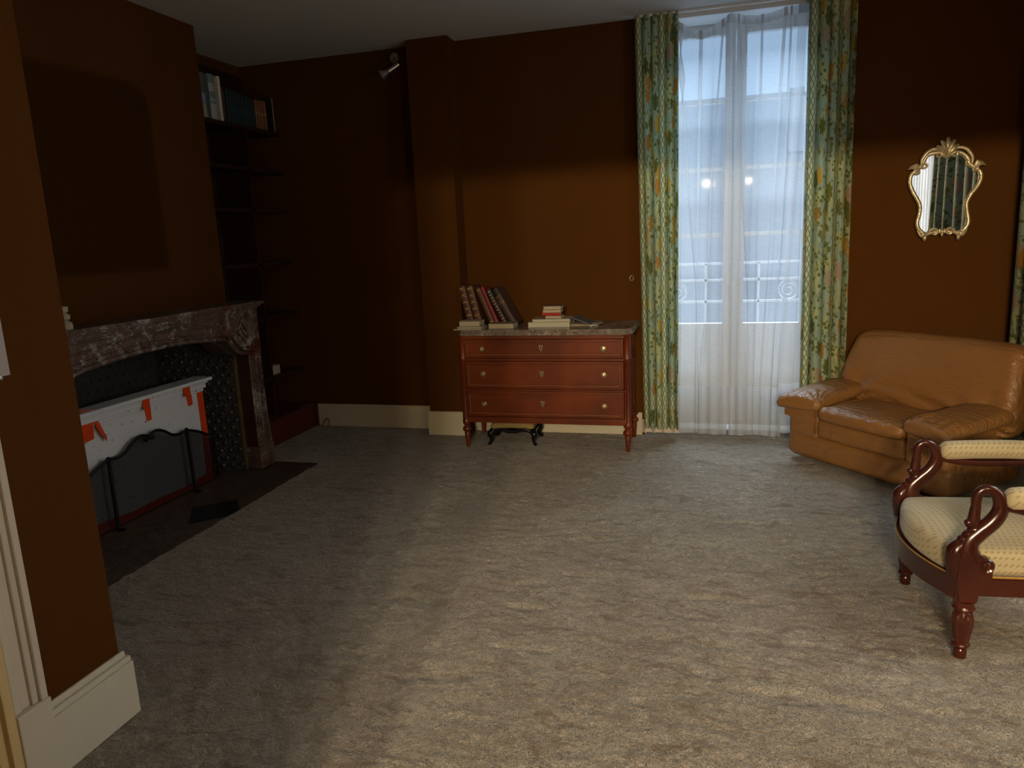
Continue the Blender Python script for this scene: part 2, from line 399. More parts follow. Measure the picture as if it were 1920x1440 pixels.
def sheet(name, fn, nu, nv, mat, parent=None, mats=None):
    """fn(s,t) -> (x,y,z,u,v), s,t in 0..1"""
    me = bpy.data.meshes.new(name); V = []; U = []
    for j in range(nv + 1):
        for i in range(nu + 1):
            q = fn(i / nu, j / nv); V.append(q[:3]); U.append(q[3:5])
    F = [(j * (nu + 1) + i, j * (nu + 1) + i + 1, (j + 1) * (nu + 1) + i + 1, (j + 1) * (nu + 1) + i) for j in range(nv) for i in range(nu)]
    me.from_pydata(V, [], F); ul = me.uv_layers.new(name='UVMap')
    for li, l in enumerate(me.loops): ul.data[li].uv = U[l.vertex_index]
    for p in me.polygons: p.use_smooth = True
    me.materials.append(M[mat]); o = bpy.data.objects.new(name, me); COL.objects.link(o)
    if parent: o.parent = parent
    return o

# ================================================================ ROOM SHELL
CZ = 2.905; YB = 5.42; XL = -3.67; XR = 1.87; XN = -1.875; YN = 1.755
# floor: sub-floor, fitted carpet with the hearth cut out
from mathutils import noise as NZ
def carpet_floor():
    X0, X1, Y0, Y1, d = -3.30, 1.90, 1.25, 5.44, .0125
    nx, ny = int((X1 - X0) / d), int((Y1 - Y0) / d); V = []; F = []
    for j in range(ny + 1):
        y = Y0 + j * d
        for i in range(nx + 1):
            x = X0 + i * d
            a = NZ.noise(Vector((x * 38, y * 44, 0))) * .0042 + NZ.noise(Vector((x * 12, y * 17, 3))) * .0045 + NZ.noise(Vector((x * 4, y * 5, 7))) * .004
            w = max(0., NZ.noise(Vector((x * 6.5 + 2 * NZ.noise(Vector((x * 3, y * 3, 1))), y * 15, 5))) - .22) * .020   # trodden dents
            V.append((x, y, a - w - .002))
    keep = lambda x, y: not (x < -2.70 and 2.2 < y < 4.43)
    for j in range(ny):
        for i in range(nx):
            if keep(X0 + (i + .5) * d, Y0 + (j + .5) * d): F.append((j * (nx + 1) + i, j * (nx + 1) + i + 1, (j + 1) * (nx + 1) + i + 1, (j + 1) * (nx + 1) + i))
    bm = bmesh.new(); bx(bm, XL, 2.6, -4.2, 1.26, -.05, -.003); bx(bm, -2.69, 2.6, 1.26, 4.43, -.05, -.022); bx(bm, XL, 2.6, 4.43, 6.2, -.05, -.022); bx(bm, XL, -2.69, 1.26, 2.2, -.05, -.022)
    me = bpy.data.meshes.new('t'); me.from_pydata(V, [], F); bm.from_mesh(me); bpy.data.meshes.remove(me)
    bmesh.ops.delete(bm, geom=[v for v in bm.verts if not v.link_faces], context='VERTS')
    return bm
struct('floor', carpet_floor(), 'carpet', smooth=True, label='fitted taupe shag carpet worn in brown patches')
struct('ceiling', B(-3.9, 2.6, -4.4, 5.84, CZ, CZ + .1), 'ceiling')
# back wall with the french window opening
WX0, WX1 = -.52, .72; WT = 2.875
bm = bmesh.new()
bx(bm, XL - .2, WX0, YB, YB + .42, 0, CZ); bx(bm, WX1, XR + .5, YB, YB + .42, 0, CZ); bx(bm, WX0, WX1, YB, YB + .42, WT, CZ)
struct('wall_back', bm, 'wall')
struct('wall_back_pier', B(-2.17, -1.86, 5.245, YB, 0, CZ), 'wall')
# left side: alcove wall and chimney breast with firebox
XC = -3.243; FY0, FY1, FZ = 2.60, 4.27, 1.0
struct('wall_left', B(XL - .2, XL, YN, YB, 0, CZ), 'wall')
bm = bmesh.new()
bx(bm, XL, XC, 2.45, FY0, 0, CZ); bx(bm, XL, XC, FY1, 4.35, 0, CZ); bx(bm, XL, XC, FY0, FY1, FZ, CZ)
struct('wall_chimney_breast', bm, 'breast')
# near left wall end (faces the room and the camera) plus doorway in it
bm = bmesh.new()
bx(bm, XL, XN, 1.36, YN, 0, CZ); bx(bm, XN - .3, XN, .3, 1.36, 2.15, CZ)
struct('wall_left_near', bm, 'wall')
# wall behind the photographer's opening: doorway between the two rooms
bm = bmesh.new()
bx(bm, -2.6, -.76, .12, .3, 0, CZ); bx(bm, 1.35, XR + .3, .12, .3, 0, CZ); bx(bm, -.76, 1.35, .12, .3, 2.170, CZ)
struct('wall_front', bm, 'wall')
# right wall with a second window opening
bm = bmesh.new(); RY0, RY1 = 1.95, 3.35
bx(bm, XR, XR + .35, .3, RY0, 0, CZ); bx(bm, XR, XR + .35, RY1, YB, 0, CZ); bx(bm, XR, XR + .35, RY0, RY1, 2.86, CZ)
struct('wall_right', bm, 'wall')
# the room behind the camera
bm = bmesh.new()
bx(bm, -2.8, -2.6, -4.2, .12, 0, CZ); bx(bm, 2.6, 2.8, -4.4, .12, 0, CZ); bx(bm, -2.8, 2.8, -4.4, -4.2, 0, CZ); bx(bm, XR + .35, 2.8, .1, .3, 0, CZ)
struct('wall_rear_room', bm, 'wall')

# baseboards
def board(name, x0, x1, y0, y1, h=.19, mat='bb_paint'):
    bm = bmesh.new(); bx(bm, x0, x1, y0, y1, 0, h, .004); return struct(name, bm, mat)
board('baseboard_back', -3.25, -2.17, YB - .02, YB)
board('baseboard_pier', -2.185, -1.845, 5.225, 5.245)
board('baseboard_back_centre', -1.86, WX0 - .02, YB - .02, YB, .17)
board('baseboard_back_right', WX1, XR, YB - .02, YB)
board('baseboard_right', XR - .02, XR, RY1, YB - .02)
bm = bmesh.new()
bx(bm, XN, -1.848, 1.466, 1.782, 0, .186, .003); bx(bm, XN, -1.853, 1.466, 1.779, .186, .206, .004); bx(bm, XN, -1.862, 1.466, 1.768, .206, .228, .006)
bx(bm, XL, XN, YN, 1.782, 0, .19, .003)
struct('baseboard_left_near', bm, 'nib_bb')
# door casing on the near left wall
bm = bmesh.new()
for y0, y1, x in ((1.445, 1.467, -1.843), (1.425, 1.445, -1.853), (1.395, 1.425, -1.862), (1.372, 1.395, -1.856)):
    bx(bm, XN, x, y0, y1, .262, 2.25, .004)
bx(bm, XN, -1.840, 1.366, 1.472, 0, .262, .004)
struct('trim_1', bm, 'white_paint', label='ivory moulded door casing on a plinth block at the left edge')
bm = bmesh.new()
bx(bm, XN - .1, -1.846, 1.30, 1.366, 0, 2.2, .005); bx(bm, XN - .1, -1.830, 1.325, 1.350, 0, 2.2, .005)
struct('door_1', bm, 'lit_cream', label='cream door frame at the bottom left edge, warm light painted in as yellow')

# ================================================================ BACK WINDOW
def french_window(name, WX0, WX1, WY, top, mat_world=None, label=''):
    root = bpy.data.objects.new(name, None); COL.objects.link(root); root['kind'] = 'structure'; root['label'] = label
    cx = .10; gl0, gl1 = cx - .46, cx - .072; gr0, gr1 = cx + .072, cx + .46
    b = bmesh.new()
    bx(b, WX0, gl0 - .06, WY - .05, WY + .05, 0, top); bx(b, gr1 + .06, WX1, WY - .05, WY + .05, 0, top); bx(b, WX0, WX1, WY - .05, WY + .05, 2.84, top)
    obj('window_frame', b, 'win_paint', root, False)
    for (a, c) in ((gl0, gl1), (gr0, gr1)):
        b = bmesh.new()
        l = a - .06 if a == gl0 else a - .07; r_ = c + .07 if a == gl0 else c + .06
        bx(b, l, a, WY - .03, WY + .03, .03, 2.84, .004); bx(b, c, r_, WY - .03, WY + .03, .03, 2.84, .004)
        bx(b, a, c, WY - .03, WY + .03, 2.80, 2.84, .003); bx(b, a, c, WY - .03, WY + .03, .03, .80, .003)
        bx(b, a + .05, c - .05, WY - .04, WY - .03, .15, .70, .004)
        for z in (2.37, 1.91, 1.445): bx(b, a, c, WY - .02, WY + .02, z - .013, z + .013)
        s = obj('sash', b, 'win_paint', root, False)
        obj('pane', B(a - .003, c + .003, WY + .002, WY + .006, .79, 2.81), 'glass', s, False)
    b = bmesh.new(); tube(b, [(cx, WY - .045, .3), (cx, WY - .045, 2.6)], .009); bx(b, cx - .012, cx + .012, WY - .07, WY - .03, 1.0, 1.12, .004)
    obj('bolt_bar', b, 'win_paint', root)
    return root
french_window('window_1', WX0, WX1, 5.70, WT, label='tall white french window behind sheer curtains')
w2 = french_window('window_2', WX0, WX1, 5.70, WT, label='second tall window in the right wall seen in the mirror')
# second window turned onto the right wall: x -> -y
w2.matrix_world = Matrix.Translation((XR + .26 - 5.70, 2.65 + .10, 0)) @ Matrix(((0, 1, 0, 0), (-1, 0, 0, 0), (0, 0, 1, 0), (0, 0, 0, 1)))

bm = bmesh.new(); bx(bm, WX0, WX0 + .004, YB + .001, 5.65, 0, WT); bx(bm, WX1 - .004, WX1, YB + .001, 5.65, 0, WT); bx(bm, WX0, WX1, YB + .001, 5.65, WT - .004, WT)
struct('trim_window', bm, 'win_paint')
# balcony railing and the building across the street
bal = thing('balcony_railing', 'pale scrolled balcony railing outside the french window, behind the sheers', 'railing', (.1, 6.12, 0))
bm = bmesh.new()
for z in (1.22, 1.09, .92): bx(bm, -.65, .65, -.01, .01, z - .009, z + .009)
for x in (-.65, -.2, .2, .65): bx(bm, x - .008, x + .008, -.01, .01, 0, 1.22)
obj('rail', bm, 'win_paint', bal, False)
for cx in (-.42, 0, .42):
    b = bmesh.new()
    tube(b, [(cx + .07 * math.cos(a), 0, 1.005 + .075 * math.sin(a)) for a in [k * PI / 10 for k in range(20)]], .006, 6, True)
    tube(b, [(cx + (.06 - .05 * k / 24) * math.cos(k * .42), 0, 1.0 + (.06 - .05 * k / 24) * math.sin(k * .42)) for k in range(25)], .005, 6)
    obj('scroll', b, 'win_paint', bal)
house = thing('house', 'pale house with slate roof across the street, faint through the sheers', 'building', (0, 15, -4))
obj('facade', B(-9, 7, 0, 6, 0, 6.6), 'facade', house, False)
bm = bmesh.new(); prism(bm, [(-.3, 6.6), (2.2, 8.2), (4, 8.4), (6, 6.6)], 'X', -9.2, 7.2); obj('roof', bm, 'roof', house, False)
for x in (-6.2, -4, -1.9, .3, 2.4, 4.6):
    for z in (1.0, 4.1):
        obj('window', B(x, x + .9, -.05, .05, z, z + 1.7), 'facwin', house, False)
for x in (-2.2, 1.2): obj('dormer', B(x, x + 1.0, -.1, 2, 6.8, 7.9), 'facade', house, False)
struct('trim_street', B(-12, 12, 6.0, 15, -4.2, -4.0), 'roof', label='street below the window')

# ================================================================ CURTAINS
def drape_obj(label, x0, x1, y0, k, A, seed, ztop=2.900, zbot=.075, uoff=0., flare=(0, 0), world=None, width=1.25):
    rnd = random.Random(seed); ph = [rnd.uniform(-.5, .5) for _ in range(8)]
    def fn(s, t):
        a0 = x0 + flare[0] * (1 - t); a1 = x1 + flare[1] * (1 - t); Wd = a1 - a0
        w = 2 * PI * k * s + .5 * math.sin(2 * PI * s * 2 + ph[0]) + .35 * math.sin(2 * t + ph[1] + 6 * s)
        amp = A * (.72 + .28 * math.sin(9 * s + ph[2])) * (.75 + .25 * (1 - t))
        aw = 1.08 * Wd / (2 * PI * k)
        x = a0 + Wd * s - aw * math.sin(w) * (1 - .15 * t) * min(1, 12 * s, 12 * (1 - s)); x = min(max(x, a0 - .01), a1 + .01)
        y = y0 + amp * math.cos(w) + .006 * math.sin(5 * t + ph[3] + 10 * s)
        z = zbot + (ztop - zbot) * t + .008 * math.cos(w) * (1 - t)
        return (x, y, z, uoff + s * width, z)
    o = sheet('curtain', fn, 260, 60, 'drape')
    tag(o, label, 'curtain', 'floral curtains')
    if world is not None: o.matrix_world = world
    return o
drape_obj('floral green curtain hanging left of the sheers, beside the chest of drawers', -.560, -.272, 5.340, 5.6, .034, 3, uoff=-.10, flare=(.04, -.0), width=1.25)
drape_obj('floral green curtain hanging right of the sheers, behind the leather armchair', .530, .812, 5.345, 4.6, .033, 8, uoff=.50, flare=(.02, .02), zbot=.09, width=1.15)
TR = Matrix.Translation((XR - .085 - 5.325, 3.65, 0)) @ Matrix(((0, 1, 0, 0), (-1, 0, 0, 0), (0, 0, 1, 0), (0, 0, 0, 1)))
drape_obj('wide floral curtain on the right wall, at the right edge above the leather armchair', -1.66, .27, 5.325, 9, .045, 5, uoff=.2, world=TR, width=2.6)
# white lining below the left drape
def lin_fn(s, t):
    x = -.56 + .29 * s + .012 * math.sin(2 * PI * 4 * s); return (x, 5.368 + .012 * math.cos(2 * PI * 4 * s), .03 + .10 * t, s, t)
o = sheet('curtain_lining', lin_fn, 60, 8, 'lining'); tag(o, 'off-white lining peeking below the left floral curtain', 'curtain lining')

def sag(x):
    d = 0
    if x < .06: d += .085 * math.sin(PI * min(1, max(0, (x + .30) / .36))) ** 1.2
    if .06 <= x < .40: d += .03 * math.sin(PI * (x - .06) / .34)
    return d
def sheer_obj(label, xt0, xt1, xb0, xb1, y0, k, seed, zbot=.02, amp=.013, diag=(), name='sheer_curtain', world=None, hem=.36):
    rnd = random.Random(seed); P = [rnd.uniform(0, 6.28) for _ in range(9)]
    root = thing(name, label, 'curtain', (0, 0, 0), group='sheer curtains')
    def base(s, t):
        a0 = xb0 + (xt0 - xb0) * t; a1 = xb1 + (xt1 - xb1) * t; Wd = a1 - a0
        w = 2 * PI * (k * s + .35 * math.sin(3 * s + P[0]) + .12 * math.sin(3 * t + P[1]))
        foldy = .55 + .45 * math.sin(7 * s + P[2])
        x = a0 + Wd * s - .95 * Wd / (2 * PI * k) * math.sin(w) * foldy * min(1, 10 * s, 10 * (1 - s))
        y = y0 + amp * math.cos(w) * foldy + .006 * math.sin(4 * t + P[3])
        # slanting folds that start at the heading: narrow overlapping tucks
        for (cs, cb, tw) in diag:
            c = cb + (cs - cb) * t; q = (s - c) / (tw * 1.35)
            if abs(q) < 3: x -= .032 * q * math.exp(-q * q) * min(1, max(0, (t - .15) * 2)); y -= .012 * math.exp(-q * q)
        return x, y
    def fn(s, t):
        x, y = base(s, t); zt = 2.812 - sag(x); z = zbot + hem + (zt - zbot - hem) * t; return (x, y, z, s * (xt1 - xt0) * 1.8, z)
    obj_ = sheet('cloth', fn, 300, 70, 'sheer', root)
    def fh(s, t):
        x, y = base(s, 0); return (x, y, zbot + hem * t - .004 * math.sin(9 * s), s * 2, t * hem)
    sheet('hem', fh, 300, 6, 'sheer_hem', root)
    def ft(s, t):
        x, y = base(s, 1); zt = 2.812 - sag(x); g = .004 * math.sin(2 * PI * 60 * s); return (x, y - .012 * math.sin(PI * t) + g, zt + .055 * t, s * 2, t)
    sheet('gathered_heading', ft, 420, 6, 'sheer_hem', root)
    if world is not None: root.matrix_world = world
    return root
sheer_obj('white sheer curtain left of the central parting, heading sagging from its rail', -.42, .07, -.42, .066, 5.414, 7, 4, diag=((.30, .62, .012), (.34, .30, .010), (.95, .88, .012), (.60, .52, .008), (.86, .62, .009)))
sheer_obj('white sheer curtain right of the central parting', .06, .53,   .078, .43, 5.412, 6.5, 9, diag=((.10, .36, .012), (.42, .45, .012), (.72, .60, .010), (.78, .84, .012)))
sheer_obj('narrow fold of sheer curtain beside the right floral drape', .47, .70, .41, .66, 5.389, 4, 12, amp=.005, zbot=.05)
TR2 = Matrix.Translation((XR - .03 - 5.400, 2.75, 0)) @ Matrix(((0, 1, 0, 0), (-1, 0, 0, 0), (0, 0, 1, 0), (0, 0, 0, 1)))
sheer_obj('sheer curtain of the right wall window, seen only in the gilt mirror', -.66, .80, -.66, .80, 5.400, 14, 15, world=TR2)
bm = bmesh.new(); bx(bm, -.52, .72, 5.402, 5.4195, 2.8715, 2.9045); bx(bm, -.55, .83, 5.335, 5.355, 2.890, 2.904)
o = obj('curtain_rail', bm, 'win_paint', None, False); tag(o, 'white curtain rail under the ceiling above the window', 'curtain rail')
bm = bmesh.new(); tube(bm, [(-.285 + .01 * math.sin(k), 5.29, 2.86 - .012 * k) for k in range(6)], .002, 6); tube(bm, [(-.31, 5.285, 2.87), (-.335, 5.28, 2.70)], .0018, 6)
obj('pull_cord', bm, 'white_paint', o)

# small round hook on the wall by the left drape
bm = bmesh.new(); tube(bm, [(.013 * math.cos(a), 0, .017 * math.sin(a)) for a in [k * PI / 8 for k in range(16)]], .0035, 6, True); tube(bm, [(0, .0, .017), (0, .018, .02)], .004)
o = obj('tieback_hook', bm, 'brass', loc=(-.606, 5.40, 1.168)); tag(o, 'small brass ring hook on the brown wall left of the curtain', 'hook')

# ================================================================ FIREPLACE
fp = thing('fireplace', 'red and grey veined marble fireplace with arched opening', 'fireplace', (0, 0, 0))
CYF = 3.43; FX = -3.04
half = [(0, .966), (.12, .966), (.30, .956), (.45, .942), (.575, .926), (.615, .90), (.645, .868), (.69, .832), (.745, .812), (.82, .803)]
archR = smooth_path([(d, z, 0) for d, z in half], 5); archR = [(p[0], p[1]) for p in archR]
# frieze: one board with the arched lower edge
OUT = .96; TOPZ = 1.108
poly = [(CYF - OUT, TOPZ), (CYF - OUT, .803)] + [(CYF - d, z) for d, z in reversed(archR)] + [(CYF + d, z) for d, z in archR[1:]] + [(CYF + OUT, .803), (CYF + OUT, TOPZ)]
bm = bmesh.new(); prism(bm, poly, 'X', FX, XC, .0)
# recessed looking mouldings following the arch
full = [(CYF - d, z) for d, z in reversed(archR)] + [(CYF + d, z) for d, z in archR[1:]]
for off, r, dx in ((.010, .013, .006), (.040, .010, .003), (.092, .008, .001)):
    pts = [(FX + dx, y, z + off) for y, z in full]
    if off > .05: pts = [p for p in pts if abs(p[1] - CYF) < .60]
    tube(bm, pts, r, 8)
tube(bm, [(FX, CYF - .62, 1.082), (FX, CYF + .62, 1.082)], .008)
obj('frieze', bm, 'marble', fp)
# corner cartouches: carved shells
for s in (-1, 1):
    b = bmesh.new(); cy = CYF + s * .80
    sphere(b, (FX + .005, cy, .93), .075, (.35, .95, 1.7), 16)
    for k in range(7):
        a = -1.1 + k * .36
        tube(b, [(FX + .022, cy, .86), (FX + .035, cy + .05 * math.sin(a), .86 + .09 * math.cos(a) + .01), (FX + .02, cy + .085 * math.sin(a), .86 + .155 * math.cos(a) + .02)], [.010, .014, .008], 8)
    tube(b, smooth_path([(FX + .01, cy - s * .20, .945), (FX + .015, cy - s * .15, .96), (FX + .018, cy - s * .11, .90), (FX + .02, cy - s * .04, .845), (FX + .02, cy + s * .06, .83)]), .011, 8)
    obj('corner_shell', b, 'marble', fp)
for s in (-1, 1):
    y0, y1 = sorted((CYF + s * .815, CYF + s * .955))
    b = bmesh.new(); bx(b, XC, FX, y0, y1, .155, .81, .006)
    for q in (.022, .05, .095, .118): bx(b, FX - .002, FX + .008, y0 + q, y0 + q + .010, .18, .80, .003)
    # outward curling side scroll
    n = 14; pts = [(FX - .02, (y1 if s > 0 else y0) + s * (.028 * (1 - k / n) ** 2), .16 + .6 * k / n) for k in range(n + 1)]
    tube(b, pts, .014, 8)
    obj('jamb', b, 'marble', fp)
    b = bmesh.new(); bx(b, XC, FX + .012, y0 - .008, y1 + .022, 0, .155, .008); bx(b, XC, FX + .004, y0 - .002, y1 + .012, .145, .165, .004); obj('plinth_block', b, 'marble', fp)
    # inner reveal, dull metal strip, splayed cast-iron cheek
    yi = CYF + s * .812
    obj('reveal', B(-3.14, FX - .004, *sorted((yi, yi + s * .01)), 0, .83), 'marble_in', fp, False)
    obj('edge_strip', B(-3.155, -3.135, *sorted((yi - s * .028, yi + s * .01)), 0, .84, bev=.003), 'brass_dull', fp, False)
    b = bmesh.new(); P0 = Vector((-3.15, yi - s * .02, 0)); P1 = Vector((-3.60, yi - s * .22, 0)); D = P1 - P0; nrm = Vector((D.y, -D.x, 0)).normalized() * (1 if s > 0 else -1)
    if nrm.y * s > 0: nrm = -nrm
    Q = [P0, P1, P1 - nrm * .02, P0 - nrm * .02]
    prism(b, [(q.x, q.y) for q in Q], 'Z', 0, .97)
    L = D.length; Dn = D.normalized(); st = .062
    for i in range(-12, 9):      # diagonal lattice ribs
        for sg in (1, -1):
            pts = []
            for k in range(41):
                tt = k / 40 * 1.0; u = i * st * 1.0 + sg * 0 + tt * .97 * .8; u = i * st + tt * .776 if sg > 0 else (8 + i) * st + .2 - tt * .776
                if .01 < u < L - .01: pts.append(P0 + Dn * u + nrm * .003 + Vector((0, 0, .97 * tt)))
            if len(pts) > 2: tube(b, pts, .0050, 4)
    for i in range(9):
        for j in range(18):
            u = (i + .5 * (j % 2)) * st + .02; z = j * .0388 * 1.35 + .04
            if u < L - .02 and z < .95: sphere(b, P0 + Dn * u + nrm * .003 + Vector((0, 0, z)), .016, (1, 1, 1), 8)
    obj('side_cheek', b, 'iron', fp)
b = bmesh.new(); bx(b, -3.64, -3.60, 2.72, 4.14, 0, .98)
for i in range(22):
    for j in range(14): sphere(b, (-3.60, 2.78 + i * .062 + .031 * (j % 2), .06 + j * .064), .013, (1, 1, 1), 6)
obj('fireback', b, 'iron', fp)
b = bmesh.new(); bx(b, -3.60, -3.16, 2.63, 4.23, .945, .975); obj('firebox_ceiling', b, 'firebrick', fp, False)
# mantel shelf with moulded edge and serpentine front
def shelf_poly(inset):
    pts = [(XC - .0, CYF - OUT - .045 + inset), ]
    n = 40
    for k in range(n + 1):
        t = k / n; y = CYF - OUT - .045 + inset + (2 * OUT + .09 - 2 * inset) * t; d = abs(2 * t - 1)
        x = -2.985 - inset - .03 * math.sin(PI * min(1, d * 1.15)) ** 2 * (1 if d < .87 else 1) + (0 if d < .93 else -.02 * ((d - .93) / .07))
        pts.append((x, y))
    pts.append((XC, CYF + OUT + .045 - inset)); return pts
b = bmesh.new(); prism(b, shelf_poly(.0), 'Z', 1.128, 1.148, .005); prism(b, shelf_poly(.018), 'Z', 1.114, 1.128); prism(b, shelf_poly(.032), 'Z', 1.10, 1.114)
obj('mantel_shelf', b, 'marble', fp)
# hearth
h = thing('hearth_slab', 'dark stone hearth slab set into the carpet before the fireplace', 'hearth', (0, 0, 0))
obj('slab', B(-3.64, -2.70, 2.2, 4.43, -.05, -.006), 'hearth', h, False)
bm = bmesh.new(); c = (-2.85, 3.475); rr = .17
prism(bm, [(c[0] - rr * .97, c[1] + .03), (c[0] + .02, c[1] + rr * 1.2), (-2.703, c[1] + .045), (-2.703, c[1] - .06), (c[0] - .01, c[1] - rr * 1.17)], 'Z', -.006, -.003)
obj('black_inlay', bm, 'black_stone', h, False)
struct('floor_base', B(XL - .2, 2.6, -4.2, 6.2, -.12, -.05), 'hearth')
# orange-taped white panel leaning in the opening
pn = thing('plaster_panel', 'speckled white moulded panel with orange tape standing in the fireplace', 'panel', (0, 0, 0))
px = -3.25; y0, y1 = 2.87, 3.955
b = bmesh.new(); bx(b, px - .06, px, y0, y1, .0, .62, .004)
obj('board', b, 'panel', pn, False)
b = bmesh.new()
for z0, z1, o_ in ((.60, .625, .012), (.622, .655, .026), (.652, .668, .036), (.668, .690, .058)): bx(b, px - .08, px + o_, y0 - o_, y1 + .04 + o_ * .9, z0, z1, .005)
obj('cornice', b, 'panel', pn, False)
def tape(poly, name='tape_strip', dx=.002): 
    b = bmesh.new(); prism(b, poly, 'X', px + dx, px + dx + .002); obj(name, b, 'orange', pn, False)
tape([(3.487, .628), (3.540, .622), (3.535, .527), (3.497, .524)])
tape([(3.835, .660), (3.895, .654), (3.900, .535), (3.858, .530), (3.848, .60)])
tape([(3.95, .600), (3.985, .635), (4.005, .625), (4.008, .03), (3.945, .05), (3.955, .35)])
tape([(2.90, .0), (4.02, .0), (4.02, .03), (3.97, .055), (3.88, .052), (3.75, .035), (3.5, .045), (3.3, .04), (3.1, .058), (2.90, .05)], dx=.004)
b = bmesh.new()   # loose crumpled ends of tape, at the left
for (pts) in (([(3.04, .70), (3.12, .69), (3.13, .62), (3.05, .60)]), ([(3.10, .66), (3.14, .63), (3.175, .52), (3.165, .50), (3.12, .57)]), ([(3.00, .62), (3.10, .63), (3.10, .53), (3.0, .52)])):
    bb = bmesh.new(); prism(bb, pts, 'X', px + .004, px + .008)
    for v in bb.verts: v.co.x += abs(.02 * math.sin(v.co.y * 60) * math.cos(v.co.z * 50))
    me = bpy.data.meshes.new('t'); bb.to_mesh(me); bb.free(); b.from_mesh(me); bpy.data.meshes.remove(me)
tape([(3.446, .668), (3.500, .668), (3.500, .606), (3.446, .606)], dx=.037); tape([(3.785, .668), (3.85, .668), (3.851, .606), (3.800, .606)], dx=.037)
obj('loose_tape', b, 'orange', pn, False)
# wrought-iron spark guard
sg = thing('fire_screen', 'black wrought iron fire screen with wavy top rail and fine mesh', 'fire screen', (-3.195, CYF + .005, 0))
b = bmesh.new()
for s in (-1, 1):
    pts = smooth_path([(0, s * .50, .325), (0, s * .41, .372), (0, s * .312, .402), (0, s * .25, .398), (0, s * .19, .410), (0, s * .13, .448), (0, s * .07, .470), (0, s * .02, .462), (0, -s * .0, .445), (.004, s * .025, .433), (.006, s * .04, .445)], 5)
    tube(b, pts, .0090, 8)
obj('top_rail', b, 'iron_black', sg)
for s in (-1, 1):
    b = bmesh.new(); tube(b, [(.004, s * .312, .39), (.006, s * .318, 0)], .0105, 8); bx(b, .0, .05, s * .318 - .008, s * .318 + .008, 0, .012)
    obj('post', b, 'iron_black', sg)
    b = bmesh.new(); tube(b, [(.002, s * .312 + .015 * math.cos(a), .402 + .015 * math.sin(a)) for a in [k * PI / 7 for k in range(14)]], .005, 6, True); obj('ring', b, 'iron_black', sg)
    # wings folded back
    b = bmesh.new(); tube(b, [(0, s * .50, .325), (-.02, s * .56, .315), (-.03, s * .60, .30), (-.03, s * .60, 0)], .006, 6); obj('wing_frame', b, 'iron_black', sg)
    b = bmesh.new(); prism(b, [(0, s * .502), (-.03, s * .60), (-.031, s * .60), (-.001, s * .502)], 'Z', .01, .30); obj('wing_mesh', b, 'mesh', sg, False)
def scr_top(y):
    K = [(0, .455), (.07, .468), (.13, .447), (.19, .409), (.25, .397), (.312, .400), (.41, .370), (.50, .323)]
    y = abs(y)
    for (a, za), (c_, zc) in zip(K, K[1:]):
        if y <= c_: return za + (zc - za) * (y - a) / (c_ - a)
    return .323
b = bmesh.new(); prism(b, [(-.5, .012), (.5, .012)] + [(y / 40, scr_top(y / 40)) for y in range(20, -21, -1)], 'X', -.0015, -.0005); obj('mesh_panel', b, 'mesh', sg, False)
# little white ornament on the mantel
orn = thing('figurine', 'small cream ornament at the left end of the mantel shelf', 'figurine', (-3.10, 2.905, 1.148))
b = bmesh.new(); lathe(b, [(.0, 0), (.030, .0), (.033, .01), (.030, .030), (.018, .038), (.012, .045)], seg=20); obj('foot', b, 'page_w', orn)
b = bmesh.new(); lathe(b, [(.010, .042), (.024, .05), (.026, .068), (.012, .078), (.014, .084)], seg=20); obj('body', b, 'page_w', orn)
b = bmesh.new(); lathe(b, [(.012, .083), (.020, .086), (.022, .108), (.019, .112)], seg=20); obj('cup', b, 'page_w', orn)

# ================================================================ ALCOVE BOOKCASE
bc = thing('bookcase', 'dark built-in bookcase in the alcove right of the fireplace', 'bookcase', (0, 0, 0))
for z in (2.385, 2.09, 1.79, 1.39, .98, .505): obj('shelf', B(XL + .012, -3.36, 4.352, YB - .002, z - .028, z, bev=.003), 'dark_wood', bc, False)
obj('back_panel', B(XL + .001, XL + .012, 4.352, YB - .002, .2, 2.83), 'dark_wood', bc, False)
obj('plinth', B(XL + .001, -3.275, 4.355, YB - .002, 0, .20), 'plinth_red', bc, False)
obj('upright', B(XL + .012, -3.36, 4.955, 4.98, .2, 2.357), 'dark_wood', bc, False)

